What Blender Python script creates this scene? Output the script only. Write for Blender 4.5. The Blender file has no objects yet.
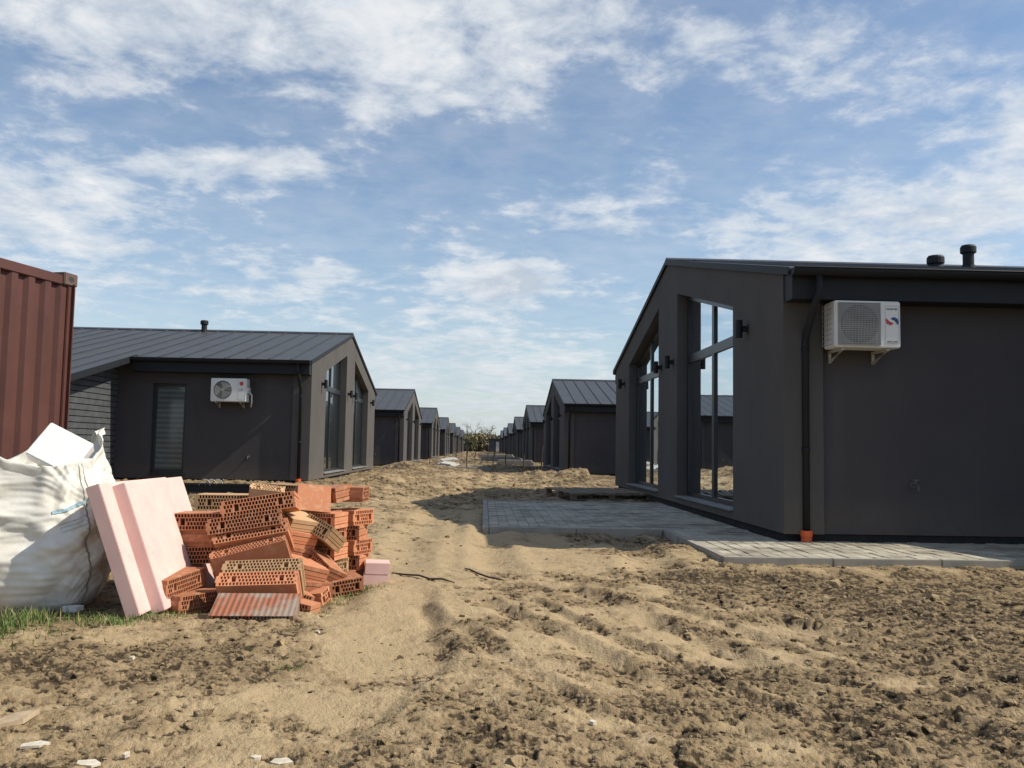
import bpy, bmesh, math, random
import numpy as np
from mathutils import Vector, Matrix, Euler
R = math.radians
PI = math.pi
rng = random.Random(7)
nrng = np.random.default_rng(11)
scene = bpy.context.scene
COL = scene.collection

# ------------------------------------------------------------------ helpers
class MB:
    """collects polygons and builds ONE mesh object"""
    def __init__(self):
        self.v = []; self.f = []
    def poly(self, pts):
        n = len(self.v); self.v += [tuple(p) for p in pts]; self.f.append(tuple(range(n, n + len(pts))))
    def box(self, x0, x1, y0, y1, z0, z1, m=None):
        c = [(x0,y0,z0),(x1,y0,z0),(x1,y1,z0),(x0,y1,z0),(x0,y0,z1),(x1,y0,z1),(x1,y1,z1),(x0,y1,z1)]
        if m is not None: c = [tuple(m @ Vector(p)) for p in c]
        n = len(self.v); self.v += c
        for f in ((0,3,2,1),(4,5,6,7),(0,1,5,4),(1,2,6,5),(2,3,7,6),(3,0,4,7)):
            self.f.append(tuple(n + i for i in f))
    def prism(self, prof, axis, a, b):
        """extrude a 2D profile along axis 'x','y' or 'z' from a to b"""
        def P(p, t):
            return {'x': (t, p[0], p[1]), 'y': (p[0], t, p[1]), 'z': (p[0], p[1], t)}[axis]
        k = len(prof); n = len(self.v)
        self.v += [P(p, a) for p in prof] + [P(p, b) for p in prof]
        self.f.append(tuple(n + i for i in range(k))[::-1]); self.f.append(tuple(n + k + i for i in range(k)))
        for i in range(k):
            j = (i + 1) % k; self.f.append((n + i, n + j, n + k + j, n + k + i))
    def tube(self, pts, r, seg=10, cap=True):
        pts = [Vector(p) for p in pts]
        rs = r if isinstance(r, (list, tuple)) else [r] * len(pts)
        n0 = len(self.v); up = Vector((0.013, 0.02, 1)).normalized()
        for i, p in enumerate(pts):
            d = (pts[min(i + 1, len(pts) - 1)] - pts[max(i - 1, 0)]).normalized()
            a = d.cross(up)
            if a.length < 1e-3: a = d.cross(Vector((1, 0, 0)))
            a.normalize(); b = d.cross(a)
            for s in range(seg):
                t = 2 * PI * s / seg
                self.v.append(tuple(p + (a * math.cos(t) + b * math.sin(t)) * rs[i]))
        for i in range(len(pts) - 1):
            for s in range(seg):
                t = (s + 1) % seg
                self.f.append((n0 + i*seg + s, n0 + i*seg + t, n0 + (i+1)*seg + t, n0 + (i+1)*seg + s))
        if cap:
            self.f.append(tuple(n0 + s for s in range(seg))[::-1])
            self.f.append(tuple(n0 + (len(pts)-1)*seg + s for s in range(seg)))
    def build(self, name, mat, parent=None, smooth=False, bevel=0.0, mirror=False, fix=True, weld=False):
        me = bpy.data.meshes.new(name)
        v = [(-p[0], p[1], p[2]) for p in self.v] if mirror else self.v
        me.from_pydata(v, [], self.f)
        if fix or bevel:
            bm = bmesh.new(); bm.from_mesh(me)
            if weld: bmesh.ops.remove_doubles(bm, verts=bm.verts, dist=1e-4)
            bmesh.ops.recalc_face_normals(bm, faces=bm.faces)
            if bevel:
                es = [e for e in bm.edges if len(e.link_faces) == 2 and e.calc_face_angle(0) > 0.6]
                bmesh.ops.bevel(bm, geom=es, offset=bevel, segments=2, affect='EDGES', clamp_overlap=True)
            bm.to_mesh(me); bm.free()
        if smooth:
            me.polygons.foreach_set('use_smooth', [True] * len(me.polygons))
        return link(name, me, mat, parent)

def link(name, me, mat, parent=None):
    o = bpy.data.objects.new(name, me); COL.objects.link(o)
    if mat is not None: me.materials.append(mat)
    if parent is not None: o.parent = parent
    return o
def tag(o, label=None, cat=None, group=None, kind=None):
    if label: o['label'] = label
    if cat: o['category'] = cat
    if group: o['group'] = group
    if kind: o['kind'] = kind
    return o
def empty(name, loc=(0, 0, 0), rz=0):
    o = bpy.data.objects.new(name, None); COL.objects.link(o)
    o.location = loc; o.rotation_euler = (0, 0, rz); o.empty_display_size = .2
    return o
def copy_tree(o, parent=None):
    c = o.copy(); COL.objects.link(c)
    if parent is not None: c.parent = parent
    for ch in list(o.children): copy_tree(ch, c)
    return c
def np_mesh(name, V, F, mat, parent=None, smooth=True):
    """V (n,3) array, F (m,k) array"""
    me = bpy.data.meshes.new(name)
    V = np.ascontiguousarray(V, dtype=np.float32); F = np.ascontiguousarray(F, dtype=np.int32)
    k = F.shape[1]
    me.vertices.add(len(V)); me.vertices.foreach_set('co', V.ravel())
    me.loops.add(F.size); me.loops.foreach_set('vertex_index', F.ravel())
    me.polygons.add(len(F)); me.polygons.foreach_set('loop_start', np.arange(0, F.size, k, dtype=np.int32))
    me.polygons.foreach_set('loop_total', np.full(len(F), k, dtype=np.int32))
    me.polygons.foreach_set('use_smooth', np.full(len(F), smooth, dtype=bool))
    me.update(calc_edges=True); me.validate()
    return link(name, me, mat, parent)

# ------------------------------------------------------------------ numpy noise
_perm = np.random.default_rng(3).permutation(512).astype(np.int32)
_gx = np.cos(_perm*(2*PI/512.)).astype(np.float32); _gy = np.sin(_perm*(2*PI/512.)).astype(np.float32)
def perlin(x, y):
    x = np.asarray(x, dtype=np.float32); y = np.asarray(y, dtype=np.float32)
    fx = np.floor(x); fy = np.floor(y)
    xi = fx.astype(np.int32); yi = fy.astype(np.int32)
    xf = x - fx; yf = y - fy
    u = xf*xf*xf*(xf*(xf*6-15)+10); w = yf*yf*yf*(yf*(yf*6-15)+10)
    p0 = _perm[xi & 511]; p1 = _perm[(xi+1) & 511]
    def g(p, b, dx, dy):
        h = (p + b) & 511
        return _gx[h]*dx + _gy[h]*dy
    a = g(p0, yi, xf, yf); b = g(p1, yi, xf-1, yf); c = g(p0, yi+1, xf, yf-1); d = g(p1, yi+1, xf-1, yf-1)
    a += u*(b-a); c += u*(d-c)
    return (a + w*(c-a)) * np.float32(1.5)
def fbm(x, y, oct=4, gain=.5, seed=0.):
    s = np.zeros_like(x); a = 1.; f = 1.; t = 0.
    for i in range(oct):
        s += a * perlin(x*f + 17.3*i + seed*7.1, y*f - 9.7*i + seed*3.3); t += a; a *= gain; f *= 2.03
    return s / t
def ridged(x, y, oct=4, gain=.55, seed=0.):
    s = np.zeros_like(x); a = 1.; f = 1.; t = 0.
    for i in range(oct):
        s += a * (1 - np.abs(perlin(x*f + 31.3*i + seed*5.1, y*f + 12.7*i - seed*2.3))*1.6); t += a; a *= gain; f *= 2.1
    return s / t
def sstep(a, b, x):
    t = np.clip((x-a)/(b-a), 0, 1); return t*t*(3-2*t)

# ------------------------------------------------------------------ materials
def new_mat(name):
    m = bpy.data.materials.new(name); m.use_nodes = True
    nt = m.node_tree; nt.nodes.clear()
    out = nt.nodes.new('ShaderNodeOutputMaterial'); b = nt.nodes.new('ShaderNodeBsdfPrincipled')
    nt.links.new(b.outputs[0], out.inputs[0])
    return m, nt, b
def N(nt, kind, **kw):
    n = nt.nodes.new(kind)
    for k, v in kw.items():
        if k in n.inputs: n.inputs[k].default_value = v
        else: setattr(n, k, v)
    return n
def mathn(nt, op, a, b=None, c=None, clamp=False):
    n = nt.nodes.new('ShaderNodeMath'); n.operation = op; n.use_clamp = clamp
    for i, s in enumerate((a, b, c)):
        if s is None: continue
        if isinstance(s, (int, float)): n.inputs[i].default_value = s
        else: nt.links.new(s, n.inputs[i])
    return n.outputs[0]
def ramp(nt, fac, stops):
    r = nt.nodes.new('ShaderNodeValToRGB'); nt.links.new(fac, r.inputs[0])
    el = r.color_ramp.elements
    while len(el) < len(stops): el.new(0.5)
    for e, (p, c) in zip(el, stops):
        e.position = p; e.color = (c[0], c[1], c[2], 1) if not isinstance(c, (int, float)) else (c, c, c, 1)
    return r.outputs[0]
def mixc(nt, fac, a, b, mode='MIX'):
    n = nt.nodes.new('ShaderNodeMix'); n.data_type = 'RGBA'; n.blend_type = mode
    for s, i in ((fac, 0), (a, 6), (b, 7)):
        if isinstance(s, (int, float)): n.inputs[i].default_value = s
        elif isinstance(s, (tuple, list)): n.inputs[i].default_value = (s[0], s[1], s[2], 1)
        else: nt.links.new(s, n.inputs[i])
    return n.outputs[2]
def noise(nt, scale, detail=4, rough=.5, vec=None, dist=0.):
    n = N(nt, 'ShaderNodeTexNoise', Scale=scale, Detail=detail, Roughness=rough, Distortion=dist)
    if vec is not None: nt.links.new(vec, n.inputs['Vector'])
    return n.outputs['Fac']
def coords(nt, what='Object', scale=None):
    t = nt.nodes.new('ShaderNodeTexCoord').outputs[what]
    if scale:
        m = N(nt, 'ShaderNodeMapping'); m.inputs['Scale'].default_value = scale
        nt.links.new(t, m.inputs[0]); return m.outputs[0]
    return t
def bump(nt, b, h, strength=.3, dist=.01):
    n = N(nt, 'ShaderNodeBump', Strength=strength, Distance=dist)
    nt.links.new(h, n.inputs['Height']); nt.links.new(n.outputs[0], b.inputs['Normal'])
def simple(name, col, rough=.6, var=.15, scale=6, metal=0., bmp=0., bscale=80, spec=.5):
    m, nt, b = new_mat(name)
    c = coords(nt)
    f = noise(nt, scale, 5, .6, c)
    d = tuple(x*(1-var) for x in col); l = tuple(min(1, x*(1+var)) for x in col)
    nt.links.new(ramp(nt, f, [(.3, d), (.7, l)]), b.inputs['Base Color'])
    b.inputs['Roughness'].default_value = rough; b.inputs['Metallic'].default_value = metal
    b.inputs['Specular IOR Level'].default_value = spec
    if bmp: bump(nt, b, noise(nt, bscale, 4, .6, c), bmp, .004)
    return m

def wall_material(name, tone):
    m, nt, b = new_mat(name)
    c = coords(nt)
    big = noise(nt, .8, 4, .6, c); fine = noise(nt, 150, 3, .7, c)
    streak = noise(nt, 1.0, 4, .6, coords(nt, 'Object', (2.6, 2.6, .22)))
    t1 = mixc(nt, ramp(nt, big, [(.3, 0.), (.7, 1.)]), tuple(x*.88 for x in tone), tuple(x*1.1 for x in tone))
    t2 = mixc(nt, mathn(nt, 'MULTIPLY', ramp(nt, streak, [(.55, 0.), (.8, 1.)]), .12), t1, (.2, .18, .16))
    # dust splashed up the bottom of the wall
    sx = nt.nodes.new('ShaderNodeSeparateXYZ'); nt.links.new(c, sx.inputs[0])
    low = mathn(nt, 'MULTIPLY', mathn(nt, 'MULTIPLY_ADD', sx.outputs[2], -2.2, 1., clamp=True), mathn(nt, 'MULTIPLY', noise(nt, 7, 4, .7, c), .45))
    t3 = mixc(nt, low, t2, (.26, .2, .14))
    t4 = mixc(nt, mathn(nt, 'MULTIPLY', fine, .4), t3, tuple(x*.45 for x in tone))
    nt.links.new(t4, b.inputs['Base Color']); b.inputs['Roughness'].default_value = .93
    b.inputs['Specular IOR Level'].default_value = .2
    bump(nt, b, fine, .6, .006)
    return m
M = {}
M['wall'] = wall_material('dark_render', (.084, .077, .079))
M['wall_side'] = M['wall']; M['wall_lit_tone'] = wall_material('dark_render_lit_tone', (.11, .102, .096))  # same render, lighter on gables: their sunlit look put into the colour
M['roof'] = simple('roof_metal', (.058, .062, .068), .5, .14, 1.5, metal=.2)
M['trim'] = simple('trim_metal', (.017, .019, .022), .6, .1, 3, spec=.25)
M['frame'] = simple('window_frame', (.022, .024, .027), .38, .1, 3)
M['plinth'] = simple('plinth_dark', (.03, .029, .028), .95, .3, 9)
M['slat'] = simple('slat_boards', (.08, .085, .092), .6, .25, 5)
M['sill'] = simple('sill', (.22, .21, .2), .6, .2, 6)
M['interior'] = simple('reveal_dark', (.05, .046, .044), .8, .2, 4)
M['ac_white'] = simple('ac_white', (.72, .71, .67), .45, .06, 3)
M['ac_bracket'] = simple('bracket_paint', (.42, .4, .35), .6, .15, 8)
M['ac_grey'] = simple('ac_grey', (.33, .33, .31), .55, .1, 3)
M['ac_dark'] = simple('ac_dark', (.035, .036, .037), .7, .2, 6)
M['ac_fan'] = simple('fan_recess_grey', (.15, .15, .14), .7, .2, 9)
M['ac_fan2'] = simple('fan_blade_grey', (.2, .2, .19), .6, .2, 9)
M['red'] = simple('logo_red', (.58, .05, .06), .5, .05)
M['blue'] = simple('logo_blue', (.015, .06, .2), .5, .05)
M['ink'] = simple('ink', (.03, .03, .03), .6, .05)
M['ink_grey'] = simple('ink_grey', (.16, .16, .16), .6, .05)
M['orange'] = simple('orange_plastic', (.75, .13, .035), .5, .12, 8)
M['tap_metal'] = simple('tap_metal', (.09, .09, .09), .5, .2, 20)
M['metal'] = simple('galv_metal', (.3, .3, .3), .4, .2, 20, metal=.7)
M['wood'] = simple('weathered_wood', (.2, .15, .1), .85, .35, 9, bmp=.3)
M['wood_dark'] = simple('dark_stake', (.05, .042, .036), .85, .3, 12)
M['concrete'] = simple('concrete', (.32, .29, .24), .9, .2, 5, bmp=.3)
M['white_board'] = simple('white_board', (.5, .48, .43), .7, .08, 5)
M['eps'] = simple('white_polystyrene', (.84, .83, .8), .75, .04, 25, bmp=.25, bscale=140)
M['chip'] = simple('pale_chip', (.58, .52, .42), .85, .25, 40)
M['mud_chip'] = simple('tan_chip', (.42, .32, .21), .9, .25, 30)
M['twig'] = simple('twig_bark', (.035, .026, .02), .9, .4, 60)

def glass_material():
    m = bpy.data.materials.new('window_glass'); m.use_nodes = True
    nt = m.node_tree; nt.nodes.clear()
    out = nt.nodes.new('ShaderNodeOutputMaterial')
    d = N(nt, 'ShaderNodeBsdfPrincipled', Roughness=.3); d.inputs['Base Color'].default_value = (.012, .014, .016, 1)
    g = N(nt, 'ShaderNodeBsdfGlossy', Roughness=.015); g.inputs['Color'].default_value = (.8, .87, .93, 1)
    fr = N(nt, 'ShaderNodeFresnel', IOR=1.75)
    mx = nt.nodes.new('ShaderNodeMixShader')
    nt.links.new(mathn(nt, 'MULTIPLY', fr.outputs[0], .95, clamp=True), mx.inputs[0])
    nt.links.new(d.outputs[0], mx.inputs[1]); nt.links.new(g.outputs[0], mx.inputs[2])
    nt.links.new(mx.outputs[0], out.inputs[0])
    c = coords(nt)
    bn = N(nt, 'ShaderNodeBump', Strength=.06, Distance=.012)
    nt.links.new(noise(nt, 1.3, 2, .5, c), bn.inputs['Height'])
    nt.links.new(bn.outputs[0], g.inputs['Normal'])
    return m
M['glass'] = glass_material()
def painted_reflection_glass():  # opaque pane, its pale striped reflection painted into the base colour
    m, nt, b = new_mat('glass_painted_reflection')
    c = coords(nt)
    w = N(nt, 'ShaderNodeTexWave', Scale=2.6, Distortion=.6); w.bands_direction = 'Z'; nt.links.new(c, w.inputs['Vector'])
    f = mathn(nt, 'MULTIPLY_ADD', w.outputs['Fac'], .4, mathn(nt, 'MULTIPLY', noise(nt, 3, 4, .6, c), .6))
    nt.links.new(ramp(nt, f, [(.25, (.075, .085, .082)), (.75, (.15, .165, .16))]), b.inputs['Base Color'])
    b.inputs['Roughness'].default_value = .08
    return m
M['glass_pale_reflection'] = painted_reflection_glass()

def brick_material(name, base, pale):
    m, nt, b = new_mat(name)
    c = coords(nt); oi = nt.nodes.new('ShaderNodeObjectInfo')
    v = mathn(nt, 'MULTIPLY_ADD', oi.outputs['Random'], .62, .68)
    col = mixc(nt, noise(nt, 5, 4, .6, c), base, tuple(x*.72 for x in base))
    col = mixc(nt, 1.0, col, (1, 1, 1), 'MULTIPLY')
    hsv = nt.nodes.new('ShaderNodeHueSaturation'); nt.links.new(col, hsv.inputs['Color']); nt.links.new(v, hsv.inputs['Value'])
    hsv.inputs['Saturation'].default_value = .98
    dust = ramp(nt, noise(nt, 16, 5, .7, c), [(.5, 0.), (.75, 1.)])
    col2 = mixc(nt, mathn(nt, 'MULTIPLY', dust, .65), hsv.outputs[0], pale)
    nt.links.new(col2, b.inputs['Base Color']); b.inputs['Roughness'].default_value = .9
    b.inputs['Specular IOR Level'].default_value = .2
    w = N(nt, 'ShaderNodeTexWave', Scale=28., Distortion=.3); w.wave_type = 'BANDS'; w.bands_direction = 'X'
    nt.links.new(c, w.inputs['Vector'])
    h = mathn(nt, 'MULTIPLY_ADD', w.outputs['Fac'], .6, noise(nt, 60, 3, .6, c))
    bump(nt, b, h, .2, .003)
    return m
M['brick'] = brick_material('fired_clay', (.56, .23, .115), (.66, .42, .27))
M['brick_pale'] = brick_material('pale_clay', (.58, .36, .19), (.64, .47, .3))
def worn_brick():
    m, nt, b = new_mat('worn_ribbed_clay')
    c = coords(nt)
    w = N(nt, 'ShaderNodeTexWave', Scale=9., Distortion=.5); w.bands_direction = 'X'
    nt.links.new(c, w.inputs['Vector'])
    a = mixc(nt, w.outputs['Fac'], (.2, .085, .05), (.42, .15, .08))
    g = ramp(nt, noise(nt, 7, 5, .6, c), [(.45, 0.), (.62, 1.)])
    nt.links.new(mixc(nt, mathn(nt, 'MULTIPLY', g, .75), a, (.3, .27, .22)), b.inputs['Base Color'])
    b.inputs['Roughness'].default_value = .95
    bump(nt, b, w.outputs['Fac'], .6, .006)
    return m
M['brick_worn'] = worn_brick()

def pink_foam():
    m, nt, b = new_mat('pink_foam')
    c = coords(nt)
    col = ramp(nt, noise(nt, 4, 5, .65, c), [(.3, (.68, .44, .41)), (.55, (.75, .51, .46)), (.75, (.78, .58, .52))])
    dirt = ramp(nt, noise(nt, 9, 6, .75, c), [(.6, 0.), (.75, 1.)])
    nt.links.new(mixc(nt, mathn(nt, 'MULTIPLY', dirt, .7), col, (.42, .27, .19)), b.inputs['Base Color'])
    b.inputs['Roughness'].default_value = .8
    bump(nt, b, noise(nt, 90, 3, .6, c), .15, .003)
    return m
M['pink'] = pink_foam()

def bag_material():
    m, nt, b = new_mat('woven_sack')
    c = coords(nt)
    col = ramp(nt, noise(nt, 5, 6, .65, c), [(.3, (.63, .6, .52)), (.6, (.78, .76, .69))])
    sx = nt.nodes.new('ShaderNodeSeparateXYZ'); nt.links.new(c, sx.inputs[0])
    # dirt rising from the ground
    low = mathn(nt, 'MULTIPLY_ADD', sx.outputs[2], -3., .75, clamp=True)
    dn = mathn(nt, 'MULTIPLY', low, ramp(nt, noise(nt, 9, 5, .7, c), [(.35, 0.), (.7, 1.)]))
    col = mixc(nt, mathn(nt, 'MULTIPLY', dn, .6), col, (.34, .27, .19))
    nt.links.new(col, b.inputs['Base Color'])
    b.inputs['Roughness'].default_value = .55; b.inputs['Specular IOR Level'].default_value = .35
    w1 = N(nt, 'ShaderNodeTexWave', Scale=60.); w1.bands_direction = 'Z'; nt.links.new(c, w1.inputs['Vector'])
    bump(nt, b, mathn(nt, 'ADD', mathn(nt, 'MULTIPLY', w1.outputs['Fac'], .25), noise(nt, 22, 5, .6, c)), .3, .008)
    return m
M['bag'] = bag_material()
M['bag_band'] = simple('sewn_band', (.7, .66, .56), .7, .12, 30, bmp=.3, bscale=200)
M['bag_print'] = simple('faded_blue_print', (.3, .45, .53), .6, .3, 40)
M['seam'] = simple('seam_thread', (.24, .22, .19), .9, .2, 30)

def container_material():
    m, nt, b = new_mat('container_paint')
    c = coords(nt)
    col = ramp(nt, noise(nt, 2.2, 5, .65, c), [(.3, (.07, .024, .018)), (.7, (.105, .037, .028))])
    st = noise(nt, 2, 5, .7, coords(nt, 'Object', (5, 5, .5)))
    col = mixc(nt, mathn(nt, 'MULTIPLY', ramp(nt, st, [(.55, 0.), (.75, 1.)]), .5), col, (.055, .022, .016))
    nt.links.new(col, b.inputs['Base Color']); b.inputs['Roughness'].default_value = .6
    bump(nt, b, noise(nt, 30, 4, .6, c), .1, .004)
    return m
M['container'] = container_material()
M['container_cast'] = simple('container_casting', (.12, .075, .06), .7, .3, 14)

def paver_material():
    m, nt, b = new_mat('concrete_pavers')
    c = coords(nt); geo = nt.nodes.new('ShaderNodeNewGeometry')
    v = mathn(nt, 'MULTIPLY_ADD', geo.outputs['Random Per Island'], .34, .8)
    col = ramp(nt, noise(nt, 2.4, 5, .65, c), [(.3, (.38, .34, .26)), (.7, (.48, .435, .34))])
    hsv = nt.nodes.new('ShaderNodeHueSaturation'); nt.links.new(col, hsv.inputs['Color']); nt.links.new(v, hsv.inputs['Value'])
    soil = ramp(nt, noise(nt, 1.1, 6, .7, coords(nt, 'Object', (1., 2.2, 1.)), .4), [(.47, 0.), (.62, 1.)])
    col = mixc(nt, mathn(nt, 'MULTIPLY', soil, .7), hsv.outputs[0], (.11, .085, .06))
    nt.links.new(col, b.inputs['Base Color']); b.inputs['Roughness'].default_value = .9
    bump(nt, b, noise(nt, 120, 4, .7, c), .4, .004)
    return m
M['paver'] = paver_material()

def soil_material(name, attr=True):
    m, nt, b = new_mat(name)
    c = coords(nt)
    n1 = noise(nt, 1.7, 4, .62, c); n2 = noise(nt, 11, 5, .68, c); n3 = noise(nt, 75, 3, .7, c)
    light = mixc(nt, n1, (.412, .302, .17), (.52, .396, .24))
    mid = mixc(nt, n2, (.236, .168, .093), (.355, .258, .147))
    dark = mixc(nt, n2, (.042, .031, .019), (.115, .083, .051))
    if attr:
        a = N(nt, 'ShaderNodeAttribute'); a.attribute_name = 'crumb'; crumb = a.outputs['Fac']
        a2 = N(nt, 'ShaderNodeAttribute'); a2.attribute_name = 'cavity'; cav = a2.outputs['Fac']  # darkens crevices and hollows, their shade put into the soil colour
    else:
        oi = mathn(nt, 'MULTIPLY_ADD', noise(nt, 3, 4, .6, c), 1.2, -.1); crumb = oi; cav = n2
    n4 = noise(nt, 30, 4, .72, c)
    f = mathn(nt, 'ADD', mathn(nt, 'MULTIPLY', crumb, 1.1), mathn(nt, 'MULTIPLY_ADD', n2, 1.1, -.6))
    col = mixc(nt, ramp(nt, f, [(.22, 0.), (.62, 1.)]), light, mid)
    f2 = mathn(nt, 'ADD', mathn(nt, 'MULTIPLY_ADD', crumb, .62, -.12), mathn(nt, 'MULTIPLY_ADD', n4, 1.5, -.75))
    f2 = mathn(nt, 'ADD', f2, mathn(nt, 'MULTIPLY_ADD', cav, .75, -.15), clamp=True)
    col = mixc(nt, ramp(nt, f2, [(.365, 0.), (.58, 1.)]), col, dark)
    col = mixc(nt, mathn(nt, 'MULTIPLY_ADD', n3, .5, -.06, clamp=True), col, mixc(nt, .5, col, (.03, .022, .013)))
    nt.links.new(col, b.inputs['Base Color']); b.inputs['Roughness'].default_value = .96
    b.inputs['Specular IOR Level'].default_value = .15
    bump(nt, b, mathn(nt, 'ADD', n3, mathn(nt, 'MULTIPLY', n2, 1.2)), .85, .014)
    return m
M['soil'] = soil_material('clay_soil'); M['clod'] = soil_material('clod_soil', False)

def leaf_material(name, cols, transl=.2):
    m, nt, b = new_mat(name)
    geo = nt.nodes.new('ShaderNodeNewGeometry')
    nt.links.new(ramp(nt, geo.outputs['Random Per Island'], cols), b.inputs['Base Color'])
    b.inputs['Roughness'].default_value = .7
    return m
M['grass'] = leaf_material('grass_blades', [(0., (.06, .12, .02)), (.62, (.11, .19, .035)), (.8, (.3, .25, .1)), (1., (.4, .33, .17))])
M['bush_olive'] = leaf_material('olive_leaves', [(0., (.22, .2, .1)), (1., (.36, .32, .16))])  # leaf and bark tones paled: distance haze put into the colours
M['bush_rust'] = leaf_material('rust_leaves', [(0., (.2, .16, .1)), (1., (.32, .25, .16))])
M['bush_dark'] = leaf_material('dark_leaves', [(0., (.12, .12, .075)), (1., (.22, .21, .12))])
M['bark'] = simple('bark', (.2, .165, .14), .9, .3, 12)

# ------------------------------------------------------------------ camera
CAM = (0., 0., 1.05)
cd = bpy.data.cameras.new('camera'); co = bpy.data.objects.new('camera', cd); COL.objects.link(co)
cd.sensor_width = 36.; cd.lens = 870. / 1024. * 36.; cd.clip_start = .05; cd.clip_end = 6000.
co.location = CAM
co.matrix_world = Matrix.Translation(CAM) @ Matrix.Rotation(-R(1.766), 4, 'Z') @ Matrix.Rotation(R(90 + 4.173), 4, 'X') @ Matrix.Rotation(R(1.0), 4, 'Z')
scene.camera = co

# ------------------------------------------------------------------ the layout of the place
RX, RY, RB = 3.28, 9.5, .165        # first right-hand house: gable plane, near corner, base level
LX, LY, LB = -4.2, 21.2, .17
GW = 12.1                            # width of a gable
EAVE, PITCH = 2.9, .228
SUN_EL, SUN_OFF = 44.5, 6.0          # elevation; degrees towards the camera side of +X

# ------------------------------------------------------------------ ground
SMOOTH = [  # (x, y, sx, sy, amount) trodden smooth patches of pale clay
    (-.62, 4.9, .42, 1.0, .9), (-.45, 6.6, .5, 1.4, .6), (-.75, 3.7, .4, .4, .5), (.35, 8.2, 1.5, 1.3, .75), (.6, 5.6, .8, .22, .6),
    (1.15, 4.55, .75, .16, .7), (.75, 4.9, .9, .12, .6), (.5, 3.9, .3, .12, .5), (1.7, 4.0, .4, .1, .5), (.1, 11.5, 1.0, 2.5, .6),
    (-1.2, 14., 2., 5., .5), (-.5, 26., 3., 8., .4), (.15, 4.2, .25, .3, .4), (-1.0, 3.0, .5, .25, .4), (2.0, 5.2, .5, .1, .6),
    (.9, 3.45, .5, .08, .5), (.3, 3.2, .25, .12, .5)]
ROUGH = [(2.6, 6.6, 1.6, .7, .55), (2.2, 4.2, .9, .5, .35), (-1.6, 4.2, .9, .6, .3), (.1, 6.2, .4, .5, .35), (.0, 4.3, .3, .5, .35), (1.2, 7.1, 1.2, .3, .3),
    (-1.8, 3.2, .8, .5, .2), (1.4, 3.5, .8, .35, .35), (.2, 3.4, .4, .3, .25), (2.1, 7.3, 2.2, .25, .4), (2.9, 5.6, 1.0, 1.2, .4), (3.2, 4.4, .8, .8, .3)]
def box_mask(x, y, x0, x1, y0, y1, s):
    return sstep(x0 - s, x0, x) * (1 - sstep(x1, x1 + s, x)) * sstep(y0 - s, y0, y) * (1 - sstep(y1, y1 + s, y))
def crumb_mask(x, y):
    a_ = x*.93 + y*.37; b_ = -x*.37 + y*.93
    streak = fbm(a_*3.6, b_*1.3, 6, .72, 5.)
    m = .6 + .3 * fbm(x*.75, y*.75, 3, .55, 2.) + .6 * streak + .5 * fbm(x*2.6, y*3.2, 5, .72, 31.)
    for (a, b, sx, sy, k) in SMOOTH: m -= .5 * k * np.exp(-((x-a)/sx)**2 - ((y-b)/sy)**2)
    for (a, b, sx, sy, k) in ROUGH: m += .38 * k * np.exp(-((x-a)/sx)**2 - ((y-b)/sy)**2)
    m += .14 * sstep(7, 14, np.hypot(x, y))
    return sstep(.02, 1.05, m)
def billow(x, y, oct=3, gain=.5, seed=0.):
    s = np.zeros_like(x); a = 1.; f = 1.; t = 0.
    for i in range(oct):
        s += a * np.abs(perlin(x*f + 13.1*i + seed*4.7, y*f - 7.7*i + seed*6.1)) * 1.7; t += a; a *= gain; f *= 2.17
    return s / t
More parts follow.
